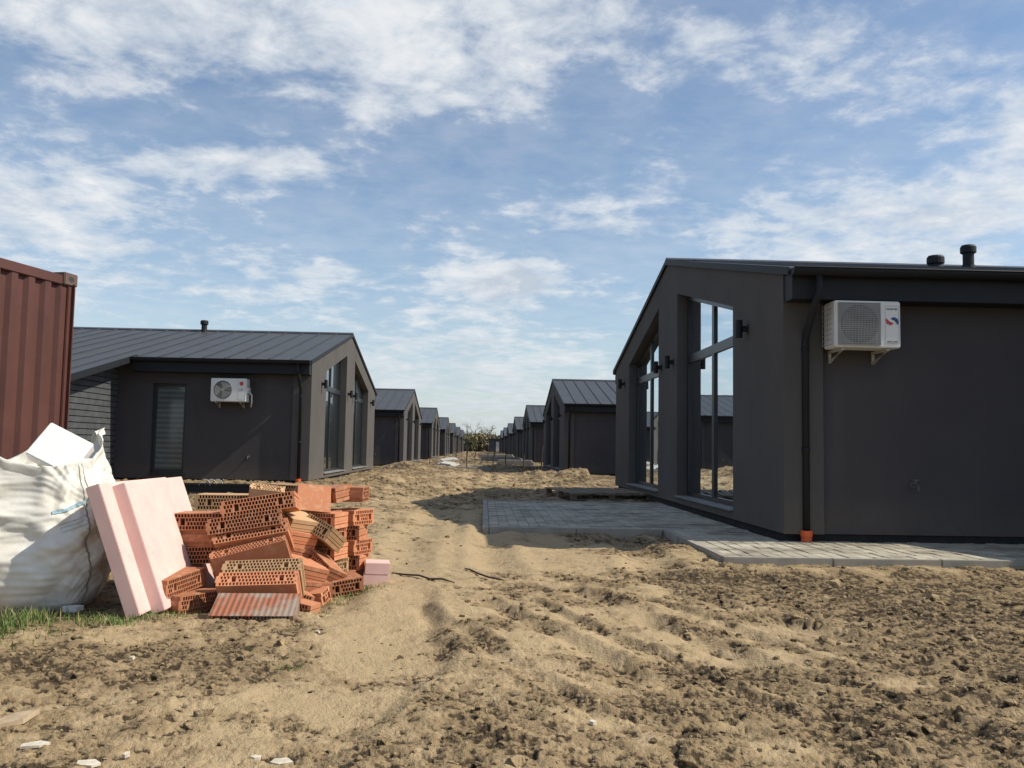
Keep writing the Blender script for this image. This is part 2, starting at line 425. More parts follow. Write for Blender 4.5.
def ground_h(x, y, detail=True):
    d = np.hypot(x, y)
    h = .05 * fbm(x*.5, y*.5, 3, .5, 1.) * (1 + .8*sstep(10, 25, d))
    # raised soil in front of and beside the houses
    h += (LB - .06) * box_mask(x, y, -20, LX + .6, 17, LY + GW + 2, 2.2)
    for (a, b, s, k) in ((3.2, 27.5, 1.3, .42), (2.2, 30.5, .9, .25), (4.2, 24.6, .9, .35), (-2.7, 24., .8, .18), (-1.3, 22., .9, .16), (-.4, 29., 1.6, .16),
                         (-2.4, 38., 1.6, .2), (.9, 42., 1.4, .18), (-3., 16.5, 1.2, .12), (-1., 6.3, .35, .05), (-1.35, 5.6, .3, .05), (-3.1, 35.6, .9, .25), (2.6, 61., 1.2, .25), (-2.2, 62., 1.5, .2)):
        h += k * np.exp(-((x-a)**2 + (y-b)**2) / s**2)
    # ledge and wheel ruts in the wet clay
    ux = x + .16 * fbm(y*.9, x*.9, 3, .5, 8.)
    led = ux - (-.28 + .1*np.sin(y*1.7) + .02*(y-4))
    h += .055 * (sstep(-.10, .04, led) - .5) * np.exp(-((y-4.9)/1.9)**2) * np.exp(-(led/.9)**2)
    for (cx, k, w) in ((.2, .0, .16), (1.55, .02, .17), (-.9, .03, .2)):
        t = x - cx - k*(y-4) - .12*np.sin(y*.45 + cx)
        h -= .03 * np.exp(-(t/w)**2) * sstep(6, 8, y) * (1 - sstep(30, 45, y))
        h += .018 * np.exp(-((np.abs(t)-w*1.7)/(w*.6))**2) * sstep(6, 8, y) * (1 - sstep(30, 45, y))
    m = crumb_mask(x, y)
    far = 1 - .5*sstep(60, 200, d)
    dt = np.zeros_like(h); cavm = np.zeros_like(h)
    if detail:
        big = fbm(x*2.2 + 1.2*fbm(x, y, 2), y*2.9, 4, .55, 3.)
        lump = ridged(x*5.5, y*6.5, 4, .55, 6.) - .55
        grit = ridged(x*19, y*21, 3, .6, 9.) - .55
        wx = x + .06*fbm(x*3, y*3, 3, .6, 21.); wy = y + .06*fbm(x*3, y*3, 3, .6, 23.)
        cl = billow(wx*4.6, wy*5.6, 4, .62, 6.)
        dt += far * (.026*big + m*(.042*(cl - .3) + .008*lump) + .008*grit*(.2 + m) + (1-m)*.007*fbm(x*7, y*13, 4, .65, 4.))
        dt += far * sstep(8, 20, d) * (.075*(billow(x*2.1, y*1.7, 5, .66, 12.) - .3)*(.5 + m) + .02*fbm(x*.9, y*.9, 4, .6, 12.))
        # broken crust: small sharp crevices all over
        crev = sstep(.10, .36, fbm(wx*9.5, wy*11.5, 4, .68, 41.) + .10*(m - .5)) * (.35 + .65*sstep(.15, .6, m))
        crev2 = sstep(.12, .34, fbm(wx*21, wy*24, 3, .65, 43.)) * (.3 + .7*m)
        dt -= (.013*crev + .006*crev2) * (1 + .6*sstep(6, 20, d))
        # tyre ruts dragged towards the camera on the right
        for (c, w_, k) in ((1.75, .05, .02), (2.2, .07, .032), (2.52, .04, .02), (2.95, .08, .034), (3.3, .05, .02), (3.75, .08, .03)):
            t = x*.93 + y*.37 - c - .1*fbm(y*.9 + c, x*.5, 3, .5, 51.)
            on = sstep(2.6, 3.4, y) * (1 - sstep(6.2, 7.4, y)) * sstep(-.25, .15, fbm(y*1.2 + 5*c, x*1.2, 2, .5, 52.))
            dt -= on * k * np.exp(-(t/w_)**2); dt += on * .55*k * np.exp(-((t - 1.9*w_)/(w_*.7))**2)
        # small sharp pits
        pit = sstep(.36, .58, fbm(x*3.1, y*3.6, 3, .6, 15.))
        dt -= .03 * pit * m * far
        cavm = np.clip(.7*crev + .5*crev2 + .4*pit, 0, 1)
    # keep the soil under the paving, the floors and the stacked goods
    flat = np.maximum.reduce([box_mask(x, y, .06, RX, 10.55, 15.8, .05), box_mask(x, y, 2.24, RX + 9, 7.93, RY + .2, .05)])
    h = np.where(flat > 0, h*(1-flat) + flat*np.minimum(h, .0), h)
    near_edge = np.maximum(box_mask(x, y, -.1, 3.4, 10.2, 16.2, .35), box_mask(x, y, 2.0, 12, 7.6, RY, .35))
    h = np.where(near_edge > 0, h*(1-near_edge) + near_edge*np.clip(h + .045 + .5*dt, -.01, .078), h)
    und = np.maximum(box_mask(x, y, RX + .05, RX + 20, RY + .3, RY + 220, .1), box_mask(x, y, LX - 20, LX - .05, LY + .1, LY + 180, .1))
    h = h*(1-und) + und*np.minimum(h, .02)
    pile = box_mask(x, y, -2.35, -.95, 5.75, 7.6, .25)
    h = h*(1-pile) + pile*(-.045 + .012*fbm(x*6, y*6, 3, .5, 2.))
    bagf = box_mask(x, y, -3.5, -2.1, 5.2, 6.3, .2)
    h = h*(1-bagf) + bagf*(-.0 + .1*(h))
    h += dt * (1 - np.clip(np.maximum.reduce([flat, und, .85*pile, .8*bagf, .55*(near_edge > .5)]), 0, 1))
    # gentle rolling land far away
    h += 2.5 * sstep(400, 2200, d) * (fbm(x*.002, y*.002, 3, .5, 4.) + .2)
    return h, m, cavm

def build_ground():
    dense = np.linspace(R(-42), R(42), 900)
    rest = np.linspace(R(42), R(318), 150)[1:-1]
    th = np.concatenate([dense, rest]); nt_ = len(th)
    r = np.concatenate([np.geomspace(.01, 1.7, 25)[:-1], np.geomspace(1.7, 45, 760)[:-1], np.geomspace(45, 4500, 130)])
    nr = len(r)
    RR, TT = np.meshgrid(r, th, indexing='ij')
    X = RR*np.sin(TT); Y = RR*np.cos(TT)
    H, Mk, Cv = ground_h(X.ravel(), Y.ravel())
    Hg = H.reshape(nr, nt_)
    V = np.stack([X.ravel(), Y.ravel(), H], 1)
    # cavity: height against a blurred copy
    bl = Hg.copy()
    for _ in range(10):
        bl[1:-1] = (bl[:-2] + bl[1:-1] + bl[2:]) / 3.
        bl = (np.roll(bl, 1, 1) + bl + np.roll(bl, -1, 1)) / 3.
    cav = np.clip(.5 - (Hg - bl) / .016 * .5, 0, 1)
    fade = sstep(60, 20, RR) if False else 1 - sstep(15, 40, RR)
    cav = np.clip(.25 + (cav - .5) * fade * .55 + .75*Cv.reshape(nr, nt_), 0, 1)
    i = np.arange(nr-1)[:, None]; j = np.arange(nt_)[None, :]; jn = (j+1) % nt_
    F = np.stack([i*nt_ + j, i*nt_ + jn, (i+1)*nt_ + jn, (i+1)*nt_ + j], -1).reshape(-1, 4)[:, ::-1]
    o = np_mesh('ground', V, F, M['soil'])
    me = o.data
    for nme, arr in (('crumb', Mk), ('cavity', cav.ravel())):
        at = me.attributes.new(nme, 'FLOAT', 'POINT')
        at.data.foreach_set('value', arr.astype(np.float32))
    tag(o, kind='structure')
    return o
build_ground()
def gz(x, y):
    return float(ground_h(np.array([float(x)]), np.array([float(y)]))[0][0])

# clods of soil lying on it: nobody could count them
def ico(sub):
    bm = bmesh.new(); bmesh.ops.create_icosphere(bm, subdivisions=sub, radius=1.)
    v = np.array([p.co[:] for p in bm.verts]); f = np.array([[q.index for q in p.verts] for p in bm.faces]); bm.free()
    return v, f
def build_clods():
    bv, bf = ico(1)
    variants = []
    for k in range(8):
        n = fbm(bv[:, 0]*1.6 + 9*k, bv[:, 1]*1.6 + bv[:, 2]*2.1, 3, .6, k)
        s = 1 + 1.1*n + nrng.uniform(-.22, .22, len(bv))
        variants.append(bv * s[:, None] * nrng.uniform(.7, 1.25, 3)[None])
    n = 34000
    # sample in polar space so density follows the view distance
    r = np.exp(nrng.uniform(np.log(2.2), np.log(26), n)); t = nrng.uniform(R(-38), R(38), n)
    x = r*np.sin(t); y = r*np.cos(t)
    h, m, _c = ground_h(x, y)
    keep = (nrng.uniform(0, 1, n) < m**2.6*.62 + .02)
    keep &= ~((x > -.1) & (x < 12) & (y > 7.7) & (y < 24) & ~((y > 7.7) & (x < 2.1) & (y < 10.4)))
    keep &= ~((x < -.9) & (y > 5.3) & (y < 8))
    keep &= ~((x < -4.0) & (y > 20)); keep &= ~((x > 3.2) & (y > 9))
    x, y, h, r, m = x[keep], y[keep], h[keep], r[keep], m[keep]
    VV, FF = [], []; off = 0
    for i in range(len(x)):
        s = (.0035 + .0095*nrng.random()**2.5) * (1 + .16*r[i])
        if nrng.random() < .03 + .05*(x[i] > 1.6): s *= 2.0
        s = min(s, .07)
        v = variants[i % 8] * s
        a = nrng.uniform(0, 2*PI); ca, sa = math.cos(a), math.sin(a)
        v = np.stack([v[:, 0]*ca - v[:, 1]*sa, v[:, 0]*sa + v[:, 1]*ca, v[:, 2]*.75], 1) + [x[i], y[i], h[i] + s*.1]
        VV.append(v); FF.append(bf + off); off += len(v)
    o = np_mesh('soil_clods', np.vstack(VV), np.vstack(FF), M['clod'], smooth=False)
    tag(o, 'crumbled brown clods scattered over the churned clay ground', 'soil clods', kind='stuff')
build_clods()

# ------------------------------------------------------------------ houses
A1, A2, B1, B2 = 1.9, 5.25, 6.85, 10.2      # the two gable openings
def roof_z(y): return EAVE + PITCH * (y if y < GW/2 else GW - y)
def open_z(y): return roof_z(y) - .52
T = .44                                        # thickness of the gable frame
WX0, WX1, WY = 4.65, 11.2, -3.4                 # forward wing
XE = 15.
def make_house(mirror):
    h = empty('house'); bk = dict(parent=h, mirror=mirror)
    def B(mb, name, mat, **k):
        kk = dict(bk); kk.update(k); return mb.build(name, M[mat], **kk)
    # gable wall with two deep openings
    g = MB(); BOT = .1
    cols = [(-.055, A1), (A1, A2), (A2, GW/2), (GW/2, B1), (B1, B2), (B2, GW + .055)]
    bm = bmesh.new(); vd = {}
    def bv(y, z):
        k = (round(y, 4), round(z, 4))
        if k not in vd: vd[k] = bm.verts.new((0, y, z))
        return vd[k]
    top = .012
    for (a, b) in cols:
        if (a, b) in ((A1, A2), (B1, B2)):
            bm.faces.new([bv(a, 0), bv(b, 0), bv(b, BOT), bv(a, BOT)])
            bm.faces.new([bv(a, open_z(a)), bv(b, open_z(b)), bv(b, roof_z(b) - top), bv(a, roof_z(a) - top)])
        else:
            lo, hi = [], []
            for y in (a, b):
                col = [bv(y, 0)]
                if y in (A1, A2, B1, B2): col += [bv(y, BOT), bv(y, open_z(y))]
                col.append(bv(y, roof_z(y) - top))
                (lo if y == a else hi).extend(col)
            bm.faces.new(hi + lo[::-1])
    bmesh.ops.recalc_face_normals(bm, faces=bm.faces)
    ex = bmesh.ops.extrude_face_region(bm, geom=list(bm.faces), use_keep_orig=True)
    bmesh.ops.translate(bm, verts=[v for v in ex['geom'] if isinstance(v, bmesh.types.BMVert)], vec=(T, 0, 0))
    bmesh.ops.recalc_face_normals(bm, faces=bm.faces)
    bm.verts.index_update()
    g.v = [tuple(v.co) for v in bm.verts]; g.f = [tuple(v.index for v in f.verts) for f in bm.faces]; bm.free()
    B(g, 'gable_wall', 'wall_lit_tone')
    # near side wall with the tall window opening, far wall, back wall
    wx0, wx1, wz0, wz1 = 3.0, 3.8, .12, 2.28
    s = MB()
    zt = EAVE - .02
    for (x0, x1, z0, z1) in ((T, wx0, 0, zt), (wx1, WX0, 0, zt), (wx0, wx1, 0, wz0), (wx0, wx1, wz1, zt)):
        s.box(x0, x1, 0, .3, z0, z1)
    B(s, 'side_wall', 'wall_side', weld=True)
    s = MB(); s.box(T, XE, GW - .3, GW, 0, EAVE - .02); B(s, 'side_wall', 'wall_side')
    s = MB(); s.prism([(.3, 0), (GW - .3, 0), (GW - .3, EAVE + .03), (GW/2, roof_z(GW/2) - .08), (.3, EAVE + .03)], 'x', XE - .3, XE); B(s, 'back_wall', 'wall_side')
    # forward wing
    s = MB()
    s.box(WX0 + .03, WX1, WY, WY + .3, 0, roof_z(WY) - .03)
    s.prism([(WY + .3, 0), (0, 0), (0, EAVE - .05), (WY + .3, roof_z(WY + .3) - .05)], 'x', WX0 + .03, WX0 + .3)
    s.prism([(WY + .3, 0), (0, 0), (0, EAVE - .05), (WY + .3, roof_z(WY + .3) - .05)], 'x', WX1 - .3, WX1)
    B(s, 'wing_wall', 'wall_side')
    s = MB(); z = .06
    while z < EAVE - .12:
        y0 = WY + .02
        zz = z + .13
        yl = max(y0, (zz + .04 - EAVE) / PITCH)
        if yl < -.2: s.box(WX0 - .01, WX0 + .025, yl, -.004, z, z + .115)
        z += .135
    B(s, 'slat_cladding', 'slat')
    s = MB(); s.box(WX0 - .02, WX0 + .026, -.003, .0, 0, .1)
    # plinth set back under the walls
    s = MB(); s.box(.06, XE - .06, .05, GW - .05, -.3, -.004); s.box(WX0 + .06, WX1 - .06, WY + .05, .03, -.3, -.006)
    B(s, 'plinth', 'plinth')
    # roof: two sheets with standing seams, ridge cap
    rf = MB(); th = .05; OV = .34
    def sheet(x0, x1, ya, yb):
        za, zb = roof_z(ya), roof_z(yb)
        rf.prism([(ya, za), (yb, zb), (yb, zb + th), (ya, za + th)], 'x', x0, x1)
    sheet(-.03, WX0 - .42, -OV, 0); sheet(-.03, XE + .2, 0, GW/2 - .002)
    sheet(-.03, XE + .2, GW/2 + .002, GW + OV)
    sheet(WX0 - .416, WX1 + .3, WY - .35, -.002); sheet(WX1 + .304, XE + .2, -OV, -.002)
    x = .46
    while x < XE:
        y0 = WY - .34 if WX0 - .4 < x < WX1 + .28 else -OV + .01
        for (a, b) in ((y0, GW/2 - .1), (GW/2 + .1, GW + OV - .01)):
            za, zb = roof_z(a) + th - .004, roof_z(b) + th - .004
            rf.prism([(a, za), (b, zb), (b, zb + .034), (a, za + .034)], 'x', x - .012, x + .012)
        x += .52
    rz = roof_z(GW/2) + th
    rf.prism([(GW/2 - .13, rz - .026), (GW/2, rz + .03), (GW/2 + .13, rz - .026), (GW/2 + .13, rz - .0), (GW/2, rz + .055), (GW/2 - .13, rz - .0)], 'x', -.034, XE + .21)
    roof = B(rf, 'roof', 'roof')
    def vent(x, y, hh, r):
        v = MB(); z0 = roof_z(y) - .02
        v.tube([(x, y, z0), (x, y, z0 + .12)], [r*1.45, r*1.2], 16); v.tube([(x, y, z0 + .11), (x, y, z0 + hh - .13)], r, 16)
        v.tube([(x, y, z0 + hh - .14), (x, y, z0 + hh - .12), (x, y, z0 + hh - .03), (x, y, z0 + hh)], [r*1.05, r*1.42, r*1.42, r*1.2], 16)
        vv = v.build('roof_vent', M['trim'], parent=roof, mirror=mirror, smooth=False)
    
    if mirror: vent(4.55, 5.9, .42, .085)
    else: vent(4.52, 4.2, .45, .085); vent(3.66, 3.6, .26, .09)
    # metal edge trim along the gable
    t = MB()
    for (a, b) in ((-OV, GW/2), (GW/2, GW + OV)):
        za, zb = roof_z(a), roof_z(b)
        t.prism([(a, za - .03), (b, zb - .03), (b, zb + th + .008), (a, za + th + .008)], 'x', -.045, -.032)
    B(t, 'edge_trim', 'trim')
    t = MB()
    t.prism([(WY - .35, roof_z(WY - .35) - .08), (-.003, roof_z(0) - .08), (-.003, roof_z(0) + .07), (WY - .35, roof_z(WY - .35) + .07)], 'x', WX0 - .45, WX0 - .42)
    B(t, 'edge_trim', 'trim')
    # boxed eave and gutter on the near side; fascia on the far side
    for (a, b, y0, y1) in ((.012, WX0 - .43, -.31, -.004), (.012, XE, GW + .004, GW + .31)):
        f = MB(); f.box(a, b, y0, y1, EAVE - .36, EAVE - .075); B(f, 'fascia', 'trim')
    for (a, b, y) in ((-.02, WX0 - .45, -.405), (-.02, XE, GW + .405)):
        gt = MB(); pr = []
        for k in range(9):
            q = PI + PI*k/8; pr.append((y + .075*math.cos(q), EAVE - .05 + .075*math.sin(q)))
        pr2 = [(y + (p[0]-y)*.86, EAVE - .05 + (p[1]-EAVE+.05)*.86) for p in pr]
        gt.prism(pr + pr2[::-1], 'x', a, b)
        gt.tube([(a, y - .075, EAVE - .045), (b, y - .075, EAVE - .045)], .011, 8)
        k = a + .35
        while k < b: gt.box(k - .012, k + .012, y - .08, y + .1, EAVE - .052, EAVE - .046); k += .62
        gt.prism(pr, 'x', a - .004, a + .001)
        B(gt, 'gutter', 'trim')
    dp = MB(); dx = .25
    dp.tube([(dx + .02, -.405, EAVE - .1), (dx + .02, -.405, EAVE - .3), (dx, -.37, EAVE - .38), (dx - .01, -.1, EAVE - .72), (dx - .01, -.065, EAVE - .8), (dx - .01, -.062, .02)], .039, 14)
    for z in (.9, 2.0): dp.tube([(dx - .01, -.062, z), (dx - .01, -.062, z + .035)], .045, 14)
    d = B(dp, 'downpipe', 'trim', smooth=True)
    sl = MB(); sl.tube([(dx - .01, -.062, -.25), (dx - .01, -.062, -.02)], .058, 16); sl.tube([(dx - .01, -.062, -.02), (dx - .01, -.062, .04)], .066, 16)
    o = sl.build('drain_socket', M['orange'], parent=d, mirror=mirror)
    o['label'] = 'orange plastic drain socket at the foot of the downpipe'
    # windows of the gable
    def gable_window(a, b):
        f = MB(); X0, X1 = .175, .255
        def bar(y0, y1, zf0, zf1, xa=X0, xb=X1):
            f.prism([(y0, zf0(y0)), (y1, zf0(y1)), (y1, zf1(y1)), (y0, zf1(y0))], 'x', xa, xb)
        bz = lambda y: BOT + .005
        tz = lambda y: open_z(y) - .004
        bar(a + .003, a + .085, bz, tz); bar(b - .085, b - .003, bz, tz)
        c = (a + b)/2
        bar(c - .06, c + .06, lambda y: bz(y) + .09, lambda y: tz(y) - .09)
        for (p, q) in ((a + .085, c - .06), (c + .06, b - .085)):
            bar(p, q, lambda y: 2.36, lambda y: 2.5)
        bar(a + .085, b - .085, lambda y: tz(y) - .09, tz); bar(a + .085, b - .085, bz, lambda y: bz(y) + .09)
        w = B(f, 'window', 'frame')
        p = MB()
        for (y0, y1) in ((a + .085, c - .06), (c + .06, b - .085)):
            for (z0, z1) in ((lambda y: BOT + .095, lambda y: 2.36), (lambda y: 2.5, lambda y: tz(y) - .09)):
                p.poly([(X0 + .03, y0, z0(y0)), (X0 + .03, y1, z0(y1)), (X0 + .03, y1, z1(y1)), (X0 + .03, y0, z1(y0))])
        p.build('pane', M['glass'], parent=w, mirror=mirror, fix=False)
        sb = MB(); sb.box(-.04, .173, a + .004, b - .004, BOT + .003, BOT + .026)
        sb.build('sill', M['sill'], parent=w, mirror=mirror)
    gable_window(A1, A2); gable_window(B1, B2)
    # tall side window
    f = MB(); y0, y1 = .1, .17
    f.box(wx0, wx0 + .075, y0, y1, wz0, wz1); f.box(wx1 - .075, wx1, y0, y1, wz0, wz1)
    f.box(wx0 + .075, wx1 - .075, y0, y1, wz1 - .075, wz1); f.box(wx0 + .075, wx1 - .075, y0, y1, wz0, wz0 + .1)
    w = B(f, 'window', 'frame'); p = MB()
    p.poly([(wx0 + .075, .12, wz0 + .1), (wx1 - .075, .12, wz0 + .1), (wx1 - .075, .12, wz1 - .075), (wx0 + .075, .12, wz1 - .075)])
    p.build('pane', M['glass_pale_reflection'], parent=w, mirror=mirror, fix=False)
    sb = MB(); sb.box(wx0 - .03, wx1 + .03, -.04, .098, wz0 - .03, wz0 - .003); sb.build('sill', M['frame'], parent=w, mirror=mirror)
    # up-and-down wall lamps on the piers
    for y in (1.25, A2 + .3, B1 - .3, GW - 1.25):
        l = MB(); z = 2.42
        l.tube([(-.11, y, z - .11), (-.11, y, z + .11)], .045, 14)
        l.box(-.07, -.002, y - .03, y + .03, z - .035, z + .035)
        l.box(-.012, -.003, y - .045, y + .045, z - .06, z + .06)
        B(l, 'wall_lamp', 'trim')
    # garden tap
    tp = MB(); tx = 1.45
    tp.tube([(tx, -.002, .55), (tx, -.1, .55), (tx, -.13, .53), (tx, -.135, .49)], .014, 8); tp.tube([(tx, -.07, .55), (tx, -.07, .6)], .01, 8)
    tp.box(tx - .035, tx + .035, -.08, -.06, .598, .61); tp.tube([(tx, -.001, .55), (tx, -.012, .55)], .035, 12)
    B(tp, 'tap', 'tap_metal')
    return h

right = make_house(False); left = make_house(True)
RIGHT_Y = [RY, 36.0, 62.3, 88.6, 114.9, 141.2, 167.5]
LEFT_Y = [LY, 45.7, 70.2, 94.8, 119.4, 144.0, 168.6]
ordn = ['first', 'second', 'third', 'fourth', 'fifth', 'sixth', 'last']
for k in range(7):
    for (proto, xs, X, B0, nm) in ((right, RIGHT_Y, RX, RB, 'right'), (left, LEFT_Y, LX, LB, 'left')):
        o = proto if k == 0 else copy_tree(proto)
        o.location = (X, xs[k], B0 if k == 0 else .03)
        if k == 0:
            lab = ('large dark house nearest on the right, paved path along its wall' if nm == 'right' else
                   'dark house nearest on the left, sunlit grey gable and slatted wing behind the red container')
        elif k == 6:
            lab = 'farthest visible dark gabled house at the end of the %s-hand row' % nm
        else:
            lab = '%s dark gabled house from the front in the %s-hand row' % (ordn[k], nm)
        tag(o, lab, 'house', 'dark gabled houses in two rows')

# ------------------------------------------------------------------ air conditioners
def text_mesh(body, size, mat, parent, loc, mirror=False):
    cu = bpy.data.curves.new('lettering', 'FONT'); cu.body = body; cu.size = size; cu.extrude = .0008
    cu.align_x = 'CENTER'; cu.align_y = 'CENTER'
    t = bpy.data.objects.new('lettering', cu); COL.objects.link(t)
    dg = bpy.context.evaluated_depsgraph_get()
    me = bpy.data.meshes.new_from_object(t.evaluated_get(dg))
    bpy.data.objects.remove(t); bpy.data.curves.remove(cu)
    me.name = 'lettering'; me.materials.clear()
    o = link('lettering', me, mat, parent)
    o.location = loc; o.rotation_euler = (PI/2, 0, 0)
    return o
def wire_grid(mb, x0, x1, z0, z1, y, nx, nz, r):
    for i in range(nx):
        x = x0 + (x1-x0)*i/(nx-1); mb.box(x - r, x + r, y - r, y + r, z0, z1)
    for i in range(nz):
        z = z0 + (z1-z0)*i/(nz-1); mb.box(x0, x1, y - r*1.6, y + r*.4, z - r, z + r)
def swoosh(mb, pts, y):
    """flat ribbon of varying width; pts = (x, z, half width)"""
    for (a, b) in zip(pts[:-1], pts[1:]):
        dx, dz = b[0]-a[0], b[1]-a[1]; l = math.hypot(dx, dz); nx, nz = -dz/l, dx/l
        mb.poly([(a[0]-nx*a[2], y, a[1]-nz*a[2]), (b[0]-nx*b[2], y, b[1]-nz*b[2]), (b[0]+nx*b[2], y, b[1]+nz*b[2]), (a[0]+nx*a[2], y, a[1]+nz*a[2])])
def ac_unit(x0, wall_y, z0, W, H, D, square):
    """front faces -Y; x0 left edge, wall behind at wall_y"""
    t = empty('air_conditioner', (x0 + W/2, wall_y, z0))
    yf = -.11 - D; yb = -.11
    b = MB(); b.box(-W/2, W/2, yf, yb, 0, H); b.build('casing', M['ac_white'], t, bevel=.012)
    cx = -W/2 + W*.37 if square else -W/2 + W*.34; r = H*(.41 if square else .39); cz = H*.5
    # fan recess
    rec = MB(); seg = 40
    rec.tube([(cx, yf - .003, cz), (cx, yf - .0045, cz)], r, seg); fo = rec.build('fan_recess', M['ac_fan'] if square else M['ac_dark'], t)
    fan = MB()
    for k in range(3):
        a0 = k*2*PI/3 + .4
        pts = [(cx + .2*r*math.cos(a0), yf - .0065, cz + .2*r*math.sin(a0))]
        for q in range(7):
            a = a0 + q/6*1.45; rr = .9*r
            pts.append((cx + rr*math.cos(a), yf - .0065 - .003*q/6, cz + rr*math.sin(a)))
        pts.append((cx + .2*r*math.cos(a0 + 1.), yf - .0065, cz + .2*r*math.sin(a0 + 1.)))
        fan.poly(pts)
    fan.tube([(cx, yf - .005, cz), (cx, yf - .012, cz)], .22*r, 20)
    fan.build('fan', M['ac_fan2'] if square else M['ac_grey'], t, fix=False)
    gr = MB()
    if square:
        x1a, x1b, za, zb = cx - r*1.1, cx + r*1.1, cz - r*1.1, cz + r*1.1
        # square grey surround with a round hole
        ring = [(cx + r*1.0*math.cos(2*PI*k/seg), cz + r*1.0*math.sin(2*PI*k/seg)) for k in range(seg)]
        outer = []
        for k in range(seg):
            c_, s_ = math.cos(2*PI*k/seg), math.sin(2*PI*k/seg); q = 1/max(abs(c_), abs(s_))
            outer.append((cx + r*1.1*c_*q, cz + r*1.1*s_*q))
        for k in range(seg):
            j = (k+1) % seg
            gr.poly([(ring[k][0], yf - .008, ring[k][1]), (ring[j][0], yf - .008, ring[j][1]), (outer[j][0], yf - .008, outer[j][1]), (outer[k][0], yf - .008, outer[k][1])])
            gr.poly([(ring[k][0], yf - .008, ring[k][1]), (ring[j][0], yf - .008, ring[j][1]), (ring[j][0], yf - .003, ring[j][1]), (ring[k][0], yf - .003, ring[k][1])])
        for x_ in (x1a, x1b): gr.box(x_ - .004, x_ + .004, yf - .01, yf, za, zb)
        for z_ in (za, zb): gr.box(x1a, x1b, yf - .011, yf, z_ - .004, z_ + .004)
        wire_grid(gr, x1a, x1b, za, zb, yf - .016, 29, 21, .0022)
    else:
        for q in range(9):
            rr = r*(q+1)/9
            pts = [(cx + rr*math.cos(2*PI*k/32), yf - .016, cz + rr*math.sin(2*PI*k/32)) for k in range(33)]
            gr.tube(pts, .0024, 4, cap=False)
        for k in range(12):
            a = 2*PI*k/12; gr.tube([(cx + .1*r*math.cos(a), yf - .016, cz + .1*r*math.sin(a)), (cx + r*math.cos(a), yf - .016, cz + r*math.sin(a))], .0022, 4)
        gr.tube([(cx, yf - .012, cz), (cx, yf - .02, cz)], r*.16, 18)
    gr.build('grille', M['ac_grey'], t, fix=False)
    # coil guard on the left side, service panel on the right
    cg = MB()
    if square:
        for k in range(9):
            z = .03 + (H-.06)*k/8; cg.box(-W/2 - .024, -W/2 - .019, yf + .02, yb - .01, z - .0025, z + .0025)
        for k in range(5):
            y = yf + .02 + (D - .03)*k/4; cg.box(-W/2 - .0185, -W/2 - .014, y - .0025, y + .0025, .03, H - .03)
        cg.build('coil_guard', M['ac_grey'], t)
    pn = MB(); px = W/2 - W*.235
    for x_ in (px, W/2 - .02): pn.box(x_ - .0015, x_ + .0015, yf - .002, yf, .05, H - .05)
    for z_ in (.05, H - .05): pn.box(px, W/2 - .02, yf - .0022, yf, z_ - .0015, z_ + .0015)
    pn.build('service_panel', M['ac_grey'], t)
    # brackets
    for x_ in (-W*.36, W*.32):
        br = MB()
        br.box(x_ - .014, x_ + .014, yf + .03, -.002, -.03, -.003)
        br.box(x_ - .014, x_ + .014, -.028, -.003, -.14, -.032)
        br.prism([(yf + .04, -.032), (yf + .09, -.032), (-.03, -.138), (-.03, -.112)], 'x', x_ - .01, x_ + .01)
        br.build('bracket', M['ac_bracket'], t)
    lc = (px + W/2 - .02)/2
    if square:
        zc = H*.56
        lr = MB(); swoosh(lr, [(lc - .062, zc + .035, .004), (lc - .055, zc + .005, .017), (lc - .035, zc - .018, .02), (lc - .01, zc - .022, .016), (lc + .012, zc - .014, .004)], yf - .004)
        lr.build('logo', M['red'], t, fix=False)
        lb = MB(); swoosh(lb, [(lc - .012, zc + .03, .004), (lc + .012, zc + .036, .015), (lc + .036, zc + .03, .019), (lc + .056, zc + .004, .016), (lc + .06, zc - .03, .004)], yf - .004)
        lb.build('logo', M['blue'], t, fix=False)
        text_mesh('INVERTER', .027, M['ink'], t, (lc, yf - .003, H*.83))
        text_mesh('SINCLAIR', .027, M['ink'], t, (lc, yf - .003, H*.13))
    else:
        lr = MB(); lr.tube([(lc - .01, yf - .002, H*.78), (lc - .01, yf - .004, H*.78)], .05, 24); lr.build('logo', M['red'], t)
        text_mesh('LG', .075, M['ink_grey'], t, (lc - .01, yf - .003, H*.52))
        hs = MB(); hs.box(W/2 - .001, W/2 + .035, yf + .05, yb - .03, H*.38, H*.62)
        hs.tube([(W/2 + .02, yb - .08, H*.42), (W/2 + .07, yb - .06, H*.3), (W/2 + .06, yb - .02, -.02), (W/2 + .02, -.02, -.1)], .018, 8)
        hs.build('pipe_cover', M['ac_white'], t)
    return t
a = ac_unit(3.71, RY, 2.18, .715, .5, .3, True)
tag(a, 'white air conditioner with square grille, mounted beside the downpipe of the nearest right house', 'air conditioner', 'outdoor air conditioners on the houses')
a = ac_unit(-6.5, LY, 2.02, .84, .55, .3, False)
tag(a, 'white air conditioner with round fan and red dot, on the nearest left house', 'air conditioner', 'outdoor air conditioners on the houses')

